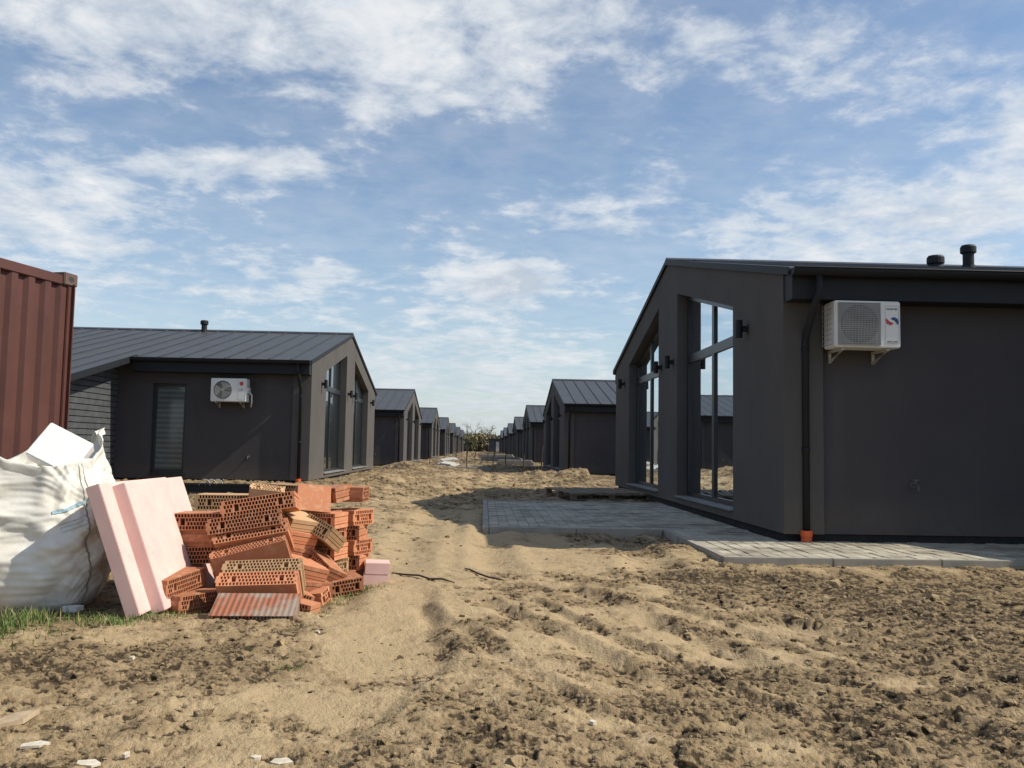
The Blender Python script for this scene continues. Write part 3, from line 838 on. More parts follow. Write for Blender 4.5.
# ------------------------------------------------------------------ paving
def paving():
    p = MB(); zt = .088
    def field(x0, x1, y0, y1, w, d):
        x = x0; r = 0
        while x < x1 - .02:
            y = y0 - (d/2 if r % 2 else 0)
            while y < y1 - .01:
                s, e = max(y, y0) + .0025, min(y + d, y1) - .0025
                a = x + .0025; b = min(x + w, x1) - .0025
                if e - s > .03 and b - a > .02:
                    dz = rng.uniform(-.004, .004); c = .006
                    n = len(p.v)
                    p.v += [(a, s, zt - .07), (b, s, zt - .07), (b, e, zt - .07), (a, e, zt - .07), (a, s, zt - c + dz), (b, s, zt - c + dz), (b, e, zt - c + dz), (a, e, zt - c + dz),
                            (a + c, s + c, zt + dz), (b - c, s + c, zt + dz), (b - c, e - c, zt + dz), (a + c, e - c, zt + dz)]
                    for q in ((0,1,5,4),(1,2,6,5),(2,3,7,6),(3,0,4,7),(4,5,9,8),(5,6,10,9),(6,7,11,10),(7,4,8,11),(8,9,10,11)): p.f.append(tuple(n + i for i in q))
                y += d
            x += w; r += 1
    field(.08, 3.24, 10.58, 15.8, .125, .25)
    field(2.26, 11.2, 7.97, RY - .02, .125, .25)
    field(2.26, 3.24, RY - .015, 10.578, .125, .25)
    o = p.build('pavement', M['paver'], fix=False); tag(o, kind='structure')
    k = MB(); zk = .098
    def kerb(x0, x1, y0, y1):
        # one metre lengths
        lx, ly = x1-x0, y1-y0
        n = max(1, round(max(lx, ly)))
        for i in range(n):
            if lx > ly: k.box(x0 + lx*i/n + .003, x0 + lx*(i+1)/n - .003, y0, y1, -.15, zk + rng.uniform(-.003, .003))
            else: k.box(x0, x1, y0 + ly*i/n + .003, y0 + ly*(i+1)/n - .003, -.15, zk + rng.uniform(-.003, .003))
    kerb(.0, .076, 10.5, 15.88); kerb(.08, 2.17, 10.5, 10.576); kerb(2.18, 2.256, 7.96, 10.576)
    kerb(2.18, 11.2, 7.88, 7.956); kerb(.08, 3.24, 15.804, 15.88)
    o = k.build('kerb', M['concrete'], bevel=.006); tag(o, kind='structure')
    s = MB(); s.box(.078, 3.26, 10.578, 15.802, -.1, .078); s.box(2.258, 11.2, 7.958, RY + .04, -.1, .075)
    o = s.build('path', M['concrete']); tag(o, kind='structure')
paving()

# ------------------------------------------------------------------ shipping container
def container():
    c = empty('shipping_container', (-3.9, 8.3, .02), R(-103.5))
    # local x runs along the long side (towards the camera), local +y is its sunlit side
    L, Wd, Hh = 6.06, 2.44, 2.59
    def corr(p0, length, along, out, sgn):
        mb = MB(); pitch = .2; dep = .036; pts = []; s = .1
        while s < length - .1:
            for (u, d) in ((0, 0), (.07, 0), (.1, dep), (.17, dep)): pts.append((s + u, d))
            s += pitch
        z0, z1 = .16, Hh - .1
        for (a, b) in zip(pts[:-1], pts[1:]):
            q = []
            for (s_, d_) in (a, b):
                q.append((p0[0] + along[0]*s_ - out[0]*d_*1., p0[1] + along[1]*s_ - out[1]*d_))
            mb.poly([(q[0][0], q[0][1], z0), (q[1][0], q[1][1], z0), (q[1][0], q[1][1], z1), (q[0][0], q[0][1], z1)])
        return mb.build('corrugated_panel', M['container'], c, fix=False)
    corr((0, -.02), L, (1, 0), (0, 1), 1); corr((0, -Wd + .02), L, (1, 0), (0, -1), 1)
    corr((.02, -Wd), Wd, (0, 1), (-1, 0), 1); corr((L - .02, -Wd), Wd, (0, 1), (1, 0), 1)
    f = MB()
    for x in (0, L - .1):
        for y in (-Wd, -.1): f.box(x, x + .1, y, y + .1, .12, Hh - .12)
    for y in (-Wd + .01, -.07): f.box(.1, L - .1, y, y + .06, Hh - .12, Hh - .03); f.box(.1, L - .1, y, y + .06, .02, .17)
    for x in (.01, L - .07): f.box(x, x + .06, -Wd + .1, -.1, Hh - .12, Hh - .03); f.box(x, x + .06, -Wd + .1, -.1, .02, .17)
    f.build('frame', M['container'], c, bevel=.006)
    r = MB(); r.box(.06, L - .06, -Wd + .06, -.06, Hh - .06, Hh - .035); r.box(.06, L - .06, -Wd + .06, -.06, .1, .14); r.build('roof', M['container'], c)
    for x in (-.01, L - .168):
        for y in (-Wd - .01, -.152):
            for z in (0, Hh - .118):
                k = MB(); k.box(x, x + .178, y, y + .162, z, z + .118)
                cc = k.build('corner_casting', M['container_cast'], c, bevel=.008)
                hh = MB()
                yy = y + .1625 if y > -1 else y - .0005
                ring = [(x + .089 + .04*math.cos(2*PI*q/16), yy, z + .06 + .026*math.sin(2*PI*q/16)) for q in range(16)]
                hh.poly(ring); hh.build('lifting_hole', M['ac_dark'], cc, fix=False)
    tag(c, 'rust red corrugated steel shipping container at the left edge', 'shipping container')
container()

# ------------------------------------------------------------------ big bag
def sack():
    root = empty('bulk_bag', (-2.93, 5.82, -.015), R(16))
    nu, nv = 300, 190
    u = np.linspace(0, 2*PI, nu, endpoint=False)
    def section(u, n=3.4):
        c, s = np.cos(u), np.sin(u)
        return np.sign(c)*np.abs(c)**(2/n), np.sign(s)*np.abs(s)**(2/n)
    cx, cy = section(u)
    V = np.zeros((nv, nu, 3))
    uu, vv = np.meshgrid(u, np.linspace(0, 1, nv))
    vo = .84                                     # above this v the cloth folds inward
    rim = 1.0 + .05*np.sin(u*2 + .6) + .035*np.sin(u*5) + .09*np.exp(-((np.angle(np.exp(1j*(u - 0.6))))/.5)**2) + .05*np.exp(-((np.angle(np.exp(1j*(u - 4.1))))/.3)**2) - .06*np.exp(-((np.angle(np.exp(1j*(u - 5.2))))/.4)**2)
    for i in range(nv):
        v = i/(nv-1)
        if v <= vo:
            t = v/vo; z = rim*t
            rad = .465*(.86 + .2*np.sin(PI*min(1, t*1.08)**.8) - .02*t)
            rad = rad * (1 + .05*np.sin(u*3 + 4*t)*t*(1-t)*2)
            if t < .06: rad = rad * (.9 + .1*(t/.06)**.5)
        else:
            t = (v - vo)/(1 - vo); z = rim - .02*math.sin(PI*min(1, t*4)) - (.26 + 0*rim)*t**.8
            rad = .465*.84*(1 - .035*min(1, t*6) - .85*max(0, t - .35)/.65)
            rad = rad*np.ones_like(u)
        V[i, :, 0] = cx*rad; V[i, :, 1] = cy*rad; V[i, :, 2] = z
    # sagging folds
    a = uu*.465*1.2; zz = V[:, :, 2]
    per = np.cos(uu)*1.0; pers = np.sin(uu)*1.0
    sc = np.where(uu > PI, uu - 2*PI, uu)*.5
    def fold(a, b, k=.75):
        p = perlin(a, b); return np.sign(p)*np.abs(p)**k
    warp = .12*perlin(per*1.3 + 3, zz*2.1 + pers)
    w3 = perlin(per*1.0 + 2, pers*1.0 + zz*2.0 + 5)
    tt = np.clip(zz, 0, 1)
    top = sstep(.5, .95, tt); mid = np.exp(-((tt - .5)/.28)**2); bot = 1 - sstep(.1, .5, tt)
    disp = .055*w3 - .01
    disp += .02*fold(sc*5. + warp*7, tt*1.1 + 13) + .026*top*fold(sc*8.5 + warp*6, tt*1.5 + 3)                                    # pleats under the rim
    disp += .03*mid*fold((sc + tt*.9 + warp)*2.0 + 7, (tt - sc*.75 + warp)*6.2 + 1)        # slack swags
    disp += .03*mid*fold((sc - tt*.8 - warp)*2.4 + 17, (tt + sc*.7 + warp)*7.5 + 4)
    disp += .018*bot*fold(sc*2.4 + 21, (tt + warp*.6)*9. + 2)                              # bulges over the base
    disp += .007*fold((sc + tt*.5)*5 + 2, (tt - sc*.6 + warp)*21 + 8, .9) + .006*fold((sc - tt*.6)*6 + 5, (tt + sc*.5 - warp)*24 + 3, .9)
    disp *= np.clip(zz*7, 0.15, 1)
    nx, ny = np.cos(uu), np.sin(uu)
    inner = (np.arange(nv)/(nv-1) > vo)[:, None]
    disp = np.where(inner, disp*.4, disp)
    V[:, :, 0] += nx*disp; V[:, :, 1] += ny*disp
    V[:, :, 2] += np.where(inner, .03*perlin(V[:, :, 0]*7, V[:, :, 1]*7), 0)
    V[0, :, 2] = 0
    outer = V.copy()
    P = V.reshape(-1, 3)
    i = np.arange(nv-1)[:, None]; j = np.arange(nu)[None, :]; jn = (j+1) % nu
    F = np.stack([i*nu + j, i*nu + jn, (i+1)*nu + jn, (i+1)*nu + j], -1).reshape(-1, 4)
    cloth = np_mesh('woven_cloth', P, F, M['bag'], root)
    # corner seams, lifting loops, printed strip follow the cloth
    def along(uk, v0, v1, n, wob=0., out=.004):
        pts = []
        for q in range(n):
            v = v0 + (v1-v0)*q/(n-1); ii = int(v*vo*(nv-1)); jj = int((uk + wob*math.sin(v*9))/(2*PI)*nu) % nu
            p = outer[ii, jj]; d = np.array([math.cos(uk), math.sin(uk), 0]); pts.append(tuple(p + d*out))
        return pts
    for uk in (R(225), R(315), R(45), R(135)):
        s = MB(); s.tube(along(uk, .02, .97, 60, .07), .005, 6); s.build('seam', M['seam'], root, smooth=True)
    for uk in (R(38), R(222)):
        j0 = int((uk - .12)/(2*PI)*nu); j1 = int((uk + .12)/(2*PI)*nu); it = int(vo*(nv-1)) - 3
        p0 = outer[it, j0]; p1 = outer[it, j1]; pts = []
        for q in range(15):
            t = q/14; p = p0*(1-t) + p1*t; pts.append((p[0], p[1], p[2] - .03 + .065*math.sin(PI*t)))
        lp = MB()
        for (p, q) in zip(pts[:-1], pts[1:]):
            d = Vector((math.cos(uk), math.sin(uk), .4))*.03
            lp.poly([Vector(p) - d, Vector(q) - d, Vector(q) + d, Vector(p) + d])
        lp.build('lifting_loop', M['bag'], root, smooth=True, fix=False)
    # sewn bands: one round the rim, one down each corner
    bd = MB()
    def band(ua, ub, va, vb, nu_, nv_, out):
        for q in range(nu_):
            for w in range(nv_):
                c = []
                for (dq, dw) in ((0, 0), (1, 0), (1, 1), (0, 1)):
                    uk = (ua + (ub-ua)*(q+dq)/nu_) % (2*PI); v = va + (vb-va)*(w+dw)/nv_
                    fi = min(v*vo*(nv-1), nv-2.01); ii = int(fi); fr = fi - ii; fj = uk/(2*PI)*nu; jj = int(fj) % nu; gj = fj - int(fj)
                    p = (outer[ii, jj]*(1-gj) + outer[ii, (jj+1) % nu]*gj)*(1-fr) + (outer[ii+1, jj]*(1-gj) + outer[ii+1, (jj+1) % nu]*gj)*fr
                    c.append(tuple(p + np.array([math.cos(uk), math.sin(uk), .05])*out))
                bd.poly(c)
    for uk in (R(252), R(315), R(45), R(135)): band(uk - .045, uk + .045, .55, .985, 4, 60, .0055)
    bd.build('sewn_band', M['bag_band'], root, fix=False, smooth=True)
    # faded blue printing on the side towards the camera
    pr = MB()
    def patch(ua, ub, va, vb, n):
        for q in range(n):
            for w in range(3):
                c = []
                for (dq, dw) in ((0, 0), (1, 0), (1, 1), (0, 1)):
                    uk = ua + (ub-ua)*(q+dq)/n; v = va + (vb-va)*(w+dw)/3 + (q + dq)/n*.035
                    fi = v*vo*(nv-1); ii = int(fi); fr = fi - ii; fj = uk/(2*PI)*nu; jj = int(fj) % nu; gj = fj - int(fj)
                    p = (outer[ii, jj]*(1-gj) + outer[ii, (jj+1) % nu]*gj)*(1-fr) + (outer[ii+1, jj]*(1-gj) + outer[ii+1, (jj+1) % nu]*gj)*fr
                    c.append(tuple(p + np.array([math.cos(uk), math.sin(uk), .1])*.006))
                pr.poly(c)
    patch(R(283), R(316), .675, .698, 24)
    patch(R(288), R(312), .60, .604, 20); patch(R(289), R(309), .575, .579, 20); patch(R(290), R(311), .55, .554, 20)
    pr.build('printed_strip', M['bag_print'], root, fix=False)
    tag(root, 'large crumpled white woven bulk bag with a faded blue printed strip', 'bulk bag')
sack()
b = MB(); b.box(-.15, .15, -.05, .05, -.125, .125)
o = b.build('foam_block', M['eps'], bevel=.006)
o.location = (-2.7, 5.66, .975); o.rotation_euler = (R(-28), R(27), R(6))
tag(o, 'bright white foam block sticking out of the top of the bag', 'foam block')

# ------------------------------------------------------------------ pink foam boards leaning on the bag
tilt = math.atan2(.28, .77)
for k, (dy, off, lab) in enumerate(((0., 0., 'lower pink foam board, its edge nearest the white bag'), (.17, .088, 'upper pink foam board with the wide sunlit face, next to the bricks'))):
    b = MB(); b.box(0, .085, 0, 1.1, 0, .82)
    o = b.build('foam_board', M['pink'], bevel=.004)
    nx, nz = math.cos(tilt), math.sin(tilt)
    o.location = (-2.085 + nx*off, 5.28 + dy, -.005 + nz*off - (.03 if k else .0)); o.rotation_euler = (0, -tilt, R(1.5 if k else 0))
    tag(o, lab, 'foam board', 'pink foam boards')

# ------------------------------------------------------------------ hollow bricks
def brick_mesh(name, mat, seed, L=.498, T=.115, H=.238):
    r = random.Random(seed); mb = MB()
    nb = 4; web = .0056; hz = (T - 5*web)/nb
    zs = [-T/2]
    for k in range(nb): zs += [zs[-1] + web, zs[-1] + web + hz]
    zs.append(T/2)
    ext = [0, 0, -.012, 0, 0, 0, -.012, 0, 0]
    ext = [0, 0, -.013, -.002, 0, -.002, -.013, 0, 0]
    lext = [0, 0, .008, .012, .012, .012, .008, 0, 0]
    pitch = .0215; hw = .0152; dep = .075
    nbd = len(ext)
    for k in range(nbd):
        z0, z1 = zs[k], zs[k+1]; xa, xb = -L/2 - lext[k]*1., L/2 + ext[k]
        holes = []
        if k % 2 == 1:
            row = k//2; x = -L/2 + .014 + (pitch/2 if row % 2 else 0)
            while x + hw < L/2 - .014:
                holes.append((x, x + hw, 'n')); x += pitch
        if k in (3, 4, 5):
            for gx in (-L*.3, L*.3):
                g0, g1 = gx - .016, gx + .016
                holes = [h for h in holes if h[1] < g0 - .004 or h[0] > g1 + .004]
                holes.append((g0, g1, 'g'))
            holes.sort()
        for y, s in ((-H/2, 1), (H/2, -1)):
            x = xa
            for (h0, h1, kind) in holes + [(xb, xb, '')]:
                q = [(x, y, z0), (h0, y, z0), (h0, y, z1), (x, y, z1)]
                mb.poly(q if s > 0 else q[::-1]); x = h1
            for (h0, h1, kind) in holes:
                yi = y + s*dep
                A, B_, C, D = (h0, z0), (h1, z0), (h1, z1), (h0, z1)
                sides = [(B_, A, kind == 'g' and k in (4, 5)), (C, B_, False), (D, C, kind == 'g' and k in (3, 4)), (A, D, False)]
                for (p, q2, skip) in sides:
                    if skip: continue
                    w = [(p[0], y, p[1]), (q2[0], y, q2[1]), (q2[0], yi, q2[1]), (p[0], yi, p[1])]
                    mb.poly(w[::-1] if s > 0 else w)
                w = [(h0, yi, z0), (h1, yi, z0), (h1, yi, z1), (h0, yi, z1)]
                mb.poly(w if s > 0 else w[::-1])
        mb.poly([(xb, -H/2, z0), (xb, H/2, z0), (xb, H/2, z1), (xb, -H/2, z1)])
        mb.poly([(xa, H/2, z0), (xa, -H/2, z0), (xa, -H/2, z1), (xa, H/2, z1)])
        if k < nbd - 1:
            for (p, q2, sg) in ((xb, L/2 + ext[k+1], 1), (xa, -L/2 - lext[k+1], -1)):
                if abs(p - q2) > 1e-5:
                    up = (q2 < p) if sg > 0 else (q2 > p)
                    w = [(min(p, q2), -H/2, z1), (max(p, q2), -H/2, z1), (max(p, q2), H/2, z1), (min(p, q2), H/2, z1)]
                    mb.poly(w if up else w[::-1])
    for z, s, k in ((-T/2, -1, 0), (T/2, 1, nbd-1)):
        w = [(-L/2 - lext[k], -H/2, z), (L/2 + ext[k], -H/2, z), (L/2 + ext[k], H/2, z), (-L/2 - lext[k], H/2, z)]
        mb.poly(w if s > 0 else w[::-1])
    me = bpy.data.meshes.new(name); me.from_pydata(mb.v, [], mb.f); me.materials.append(mat); return me
BM = {'o': brick_mesh('hollow_brick', M['brick'], 1), 'p': brick_mesh('hollow_brick', M['brick_pale'], 2), 'w': brick_mesh('hollow_brick', M['brick_worn'], 3),
      'c': brick_mesh('hollow_brick', M['brick'], 6, L=.13, H=.12), 's': brick_mesh('hollow_brick', M['brick'], 4, L=.25), 'ps': brick_mesh('hollow_brick', M['brick_pale'], 5, L=.25)}
def brick(kind, x, y, z, rx, ry, rz, label):
    o = bpy.data.objects.new('hollow_brick', BM[kind]); COL.objects.link(o)
    o.location = (x, y, z); o.rotation_euler = (R(rx), R(ry), R(rz))
    tag(o, label, 'hollow brick', 'hollow clay bricks in the pile')
# collapsed front of the pile, tipped back like a fan
brick('w', -1.37, 5.44, .02, 24, 0, 2, 'worn grey-red ribbed brick half sunk in the soil, lowest at the front')
brick('o', -1.42, 5.72, .10, -52, -2, 2, 'orange brick standing on its side at the front, rows of holes facing up')
brick('p', -1.43, 5.88, .155, -55, -2.5, 3, 'pale yellow brick standing right behind the front upright brick')
brick('o', -1.56, 6.06, .25, -68, -15, 8, 'orange brick leaning steeply, its smooth dark side above the front bricks')
brick('o', -1.58, 6.16, .375, -40, -10.5, 6, 'orange holed brick tipped back, second below the top in the fan')
brick('o', -1.63, 6.18, .462, -25, -9.5, 4, 'orange holed brick tilted up to the right, third layer of the fan')
brick('o', -1.56, 6.24, .605, -11, -9.5, 5, 'long orange holed brick sloping up to the right on top of the front')
# left column
brick('o', -1.88, 5.84, .02, 0, 2, 66, 'orange brick on the ground, lower of two jutting towards the pink foam')
brick('o', -2.02, 5.80, .14, 0, -2, 80, 'orange grooved brick jutting left under the stack, touching the pink foam')
brick('o', -1.93, 6.27, .27, 0, -2, 1, 'orange holed brick in the left column, third from the ground')
brick('s', -1.98, 6.28, .385, 0, 0, 88, 'orange grooved end of a brick under the top left brick')
brick('s', -1.72, 6.31, .385, 0, 0, 91, 'second orange grooved end under the top left brick, half behind the fan')
brick('o', -1.92, 6.25, .502, 0, -1.5, -1, 'orange holed brick on top of the left column')
# rear stack
for k, (kk, lab) in enumerate((('o', 'orange brick at the bottom of the rear stack'), ('o', 'orange brick second from the ground in the rear stack'), ('p', 'pale brick in the middle of the rear stack'),
                               ('o', 'orange brick below the pale ones in the rear stack'), ('p', 'pale brick lying lengthwise near the top of the rear stack'))):
    brick(kk, -1.78 + .02*(k % 2), 6.86, .012 + .116*k, 0, 0, rng.uniform(-3, 3), lab)
for k, (kk, lab) in enumerate((('o', 'orange brick at the base behind the fan'), ('o', 'orange brick one up from the base behind the fan'), ('o', 'orange brick mid-height behind the fan'),
                               ('p', 'pale brick high up behind the fan'), ('o', 'orange brick just under the topmost pale brick'))):
    brick(kk, -1.36, 6.98 + .01*(k % 2), .012 + .116*k, 0, 0, rng.uniform(-3, 3), lab)
brick('ps', -1.66, 6.78, .60, -72, 6, 12, 'pale broken brick with holes turned up on top of the rear stack')
brick('p', -1.95, 6.9, .592, 0, 0, 4, 'pale grooved brick at the top left of the rear stack')
brick('p', -1.44, 7.0, .668, 0, 1.5, -3, 'pale yellow brick on the very top of the pile')
brick('s', -1.29, 6.7, .61, 52, 6, 18, 'smooth orange brick tipped up at the top right of the pile')
brick('s', -1.06, 7.1, .655, 0, 0, 86, 'orange grooved brick topping the right-hand column')
# the fallen ones between fan and right-hand column
brick('s', -1.38, 6.42, 0.28, -14, 14, -52, 'orange brick leaning against the fan, sunlit grooved end sloping down')
brick('ps', -1.35, 6.42, 0.48, -10, 16, -48, 'pale grooved brick leaning between the fan and right-hand columns')
brick('s', -1.36, 6.42, 0.39, -12, 15, -50, 'orange brick leaning just below the pale leaning one')
brick('s', -1.24, 6.25, .17, -16, 12, -58, 'orange brick leaning low beside the front upright brick')
brick('s', -1.22, 6.25, .05, -8, 6, -56, 'orange brick lying low at the right foot of the fan')
# right-hand columns, corner towards the camera
kp = ['s', 'ps', 's', 's', 's']
for k in range(5):
    brick(kp[k], -1.2 + rng.uniform(-.02, .02), 6.75 + rng.uniform(-.02, .02), .012 + .116*k, 0, 0, (-16 if k % 2 == 0 else 70) + rng.uniform(-6, 6),
          ['orange brick at the bottom of the middle column with sunlit ends', 'pale brick second from the ground in the middle column', 'orange brick third from the ground in the middle column', 'orange brick fourth up in the middle column', 'orange brick topping the middle column'][k])
kq = ['s'] * 5
for k in range(5):
    brick(kq[k], -1.06 + rng.uniform(-.025, .025), 7.08 + rng.uniform(-.02, .02), .012 + .116*k, 0, 0, (-14 if k % 2 else 66) + rng.uniform(-7, 7),
          ['orange brick on the ground at the right edge of the pile', 'orange brick second up in the right-hand column', 'orange brick third up in the right-hand column', 'orange brick fourth up in the right-hand column', 'orange brick fifth up, under the grooved top of the right-hand column'][k])
brick('c', -1.1, 5.6, .0, 0, 8, -20, 'broken orange brick stub on the soil right of the worn brick')
brick('s', -1.02, 6.5, .03, 4, -6, 28, 'short orange brick lying on the soil right of the middle column')
brick('s', -1.14, 6.42, .16, -24, 30, -38, 'short orange brick slumped on its corner against the middle column')
brick('ps', -1.16, 6.48, .40, -30, 22, -30, 'short pale brick tumbled between the leaning bricks and the middle column')
brick('c', -1.22, 6.0, .0, 12, 20, 40, 'small broken orange piece just right of the front upright brick')
brick('c', -1.12, 6.14, -.01, -8, -14, 75, 'small broken orange piece at the right foot of the pile')
brick('s', -1.2, 6.95, .66, 6, -4, -24, 'short orange brick lying loose on the top right of the pile')
b = MB(); b.box(-.1, .1, -.12, .12, 0, .085); b.box(-.09, .1, -.12, .11, .087, .175)
o = b.build('foam_offcut', M['pink'], bevel=.004); o.location = (-.83, 6.95, gz(-.83, 6.95) - .01); o.rotation_euler = (0, R(2), R(8))
tag(o, 'pale pink foam offcut lying right of the brick pile', 'foam offcut')

# ------------------------------------------------------------------ small things on the ground
def chip(x, y, sx, sy, sz, rz, mat, label, name='stone_chip', tiltx=6):
    k = 5; mb = MB(); r = random.Random(int(x*1000) + int(y*77))
    pr = [(sx*math.cos(2*PI*q/k)*r.uniform(.75, 1.15), sy*math.sin(2*PI*q/k)*r.uniform(.6, 1.2)) for q in range(k)]
    mb.prism(pr, 'z', 0, sz); o = mb.build(name, mat)
    o.location = (x, y, gz(x, y) + .004); o.rotation_euler = (R(tiltx), R(r.uniform(-8, 8)), rz)
    tag(o, label, 'stone chip' if name == 'stone_chip' else 'debris', 'pale chips on the soil')
chip(-1.535, 3.15, .055, .022, .009, .35, M['chip'], 'long pale chip at the lower left of the ground')
chip(-1.28, 2.985, .052, .026, .009, .1, M['chip'], 'oval pale chip right of the long one at the bottom left')
chip(-.664, 3.03, .045, .026, .009, -.3, M['chip'], 'larger pale chip of the pair at bottom centre-left')
chip(-.75, 3.05, .02, .014, .012, .9, M['chip'], 'tiny pale chip beside the larger bottom one')
chip(-1.75, 3.43, .045, .09, .02, -.5, M['mud_chip'], 'tan flat piece of clay at the left edge of the foreground')
chip(-2.5, 5.5, .07, .03, .03, .5, M['eps'], 'white foam scrap at the foot of the bag', 'foam_scrap')
chip(-.92, 5.05, .014, .012, .012, .2, M['chip'], 'small white pebble in front of the brick pile')
chip(-1.66, 4.3, .014, .012, .012, .2, M['chip'], 'small white pebble left of the foreground centre')
chip(-1.18, 3.05, .016, .012, .012, 1.2, M['chip'], 'small pale chip between the pairs at the bottom left')
chip(.43, 3.35, .016, .012, .012, 1.2, M['chip'], 'small white pebble in the churned soil at the bottom centre')
def twig(pts, r, label):
    mb = MB(); P = [(x, y, gz(x, y) + .014 + dz) for (x, y, dz) in pts]
    mb.tube(P, [r*.7] + [r]*(len(P)-2) + [r*.5], 7)
    o = mb.build('twig', M['twig'], smooth=True); tag(o, label, 'twig', 'twigs on the soil')
twig([(-.75, 7.42, -.006), (-.62, 7.25, .0), (-.5, 7.1, .004), (-.4, 6.9, -.002), (-.3, 6.74, .002), (-.2, 6.62, -.006)], .0075, 'long thin dark bent twig on the soil right of the bricks')
twig([(-.14, 7.47, -.004), (-.1, 7.3, .0), (-.02, 7.15, .003), (.06, 7.0, -.002), (.14, 6.94, .0), (.18, 6.97, -.004)], .0075, 'short dark rod in place of a soil crack, right of the long twig')  # added rod standing in for a dark crack in the soil

# wooden pallet by the far gable window of the right house
def pallet(name, x, y, z, rz, w, d, layers, label, mat):
    t = empty(name, (x, y, z), rz)
    top = MB(); n = 9
    for L_ in range(layers):
        zb = L_*.145
        for k in range(n):
            a = -w/2 + w*k/n; q = Matrix.Translation((a + w/n/2, 0, zb + .119)) @ Matrix.Rotation(rng.uniform(-.05, .05), 4, 'Z') @ Matrix.Rotation(rng.uniform(0, .012), 4, 'X')
            top.box(-w/n/2 + .012, w/n/2 - .03, -d/2 + rng.uniform(-.05, .25), d/2, .0, .022, q)
    top.build('deck_board', mat, t)
    bl = MB()
    for L_ in range(layers):
        zb = L_*.145
        for yy in (-d/2 + .05, 0, d/2 - .05):
            bl.box(-w/2, w/2, yy - .05, yy + .05, zb + .095, zb + .117); bl.box(-w/2, w/2, yy - .048, yy + .048, zb, zb + .02)
            for xx in (-w/2 + .06, 0, w/2 - .06): bl.box(xx - .055, xx + .055, yy - .047, yy + .047, zb + .021, zb + .094)
    bl.build('bearer', mat, t)
    tag(t, label, 'pallet')
pallet('wooden_pallet', 2.4, 18.4, .04, R(9), 1.7, 2.2, 1, 'weathered wooden pallet lying beyond the paved terrace', M['wood'])

# dark beam with a coil of white hose in front of the left house
t = empty('steel_beam', (-5.6, 16.4, gz(-5.6, 16.4)), 0)
m = MB(); m.box(-.75, 1.35, -.05, .05, .0, .03); m.box(-.75, 1.35, -.05, .05, .15, .18); m.box(-.75, 1.35, -.012, .012, .03, .15)
m.build('flange', M['trim'], t)
tag(t, 'dark steel beam lying in front of the left house', 'beam')
m = MB()
for k in range(3):
    pts = [(-5.15 + .11*k + .1*math.cos(q/14*PI), 16.36 + .02*k, gz(-5.15, 16.4) + .18 + .11*math.sin(q/14*PI)) for q in range(15)]
    m.tube(pts, .011, 8)
o = m.build('hose_coil', M['ac_grey'], smooth=True); tag(o, 'loops of white hose on the dark beam', 'hose')

# stakes, slabs and boards farther down the lane
stakes = [(-.82, 42, 1.0), (-.55, 55, 2.1), (.25, 56, 1.9), (.4, 36, .95), (1.55, 34, .8), (2.05, 31, 1.0), (-2.9, 47, .9), (-1.6, 50, 1.1), (1.1, 44, .8), (-1.3, 66, 2.6), (.9, 70, 2.2)]
for i, (x, y, h) in enumerate(stakes):
    m = MB(); z = gz(x, y)
    m.tube([(x, y, z - .1), (x + rng.uniform(-.03, .03), y, z + h*.5), (x + rng.uniform(-.05, .05), y, z + h)], .024, 7)
    o = m.build('wooden_stake', M['wood_dark'])
    tag(o, ['thin dark stake left of the lane centre, in front of the white boards', 'tall thin dark stake in the lane behind the white boards', 'tall dark stake at the middle of the lane', 'short dark stake right of the lane centre', 'short dark stake near the second right house',
            'dark stake nearest the second right house', 'short stake by the second left house', 'stake left of the lane, behind the grey slab', 'low stake between the slabs right of centre', 'tallest far stake on the left of the lane', 'far tall stake on the right of the lane'][i], 'stake', 'stakes along the lane')
slabs = [(-2.6, 40., 1.9, .7, .22, 'grey concrete slab lying left in the lane', 'concrete'), (-.7, 39.2, 2.0, .6, .1, 'low pale slab across the middle of the lane', 'concrete'), (1.9, 52., 2.2, .9, .3, 'pale slab stack right of the lane', 'concrete'),
         (1.3, 66., 3.0, .8, .3, 'long far slab on the right of the lane', 'concrete'), (1.2, 84., 3.4, 1., .35, 'farthest pale slab on the right of the lane', 'concrete')]
for (x, y, w, d, h, lab, mt) in slabs:
    m = MB(); m.box(-w/2, w/2, -d/2, d/2, -.05, h*.62); m.box(-w/2 + .05, w/2 - .12, -d/2 + .06, d/2 - .03, h*.63, h)
    o = m.build('concrete_slab', M[mt], bevel=.012); o.location = (x, y, gz(x, y)); o.rotation_euler = (0, 0, rng.uniform(-.12, .12))
    tag(o, lab, 'slab', 'slabs in the lane')
for (x, y, z, rx, ry, rz, w, lab) in ((-1.95, 48., .25, 8, -10, .3, 1.0, 'white board propped on the other white board in the lane'), (-1.75, 44., .1, 8, 6, -.4, .9, 'white board lying flat in the lane')):
    m = MB(); m.box(-w/2, w/2, -.35, .35, -.03, .03); m.box(-w/2 + .1, w/2 - .2, -.33, .3, .032, .08)
    o = m.build('white_board', M['white_board'], bevel=.006); o.location = (x, y, gz(x, y) + z); o.rotation_euler = (R(rx), R(ry), rz); tag(o, lab, 'board', 'white boards in the lane')

# small site hut at the far end
t = empty('site_hut', (3.3, 186., 0))
m = MB(); m.box(-2.2, 2.2, 0, 3, 0, 2.6); m.build('wall', M['roof'], t)
m = MB(); m.box(-2.4, 2.4, -.2, 3.2, 2.605, 2.8); m.build('roof', M['trim'], t)
m = MB(); m.box(-.75, -.1, -.03, -.002, .1, 2.2); m.box(.15, .8, -.03, -.002, .1, 2.2); m.build('door', M['white_board'], t)
tag(t, 'small grey hut with white doors at the far end of the lane', 'hut')

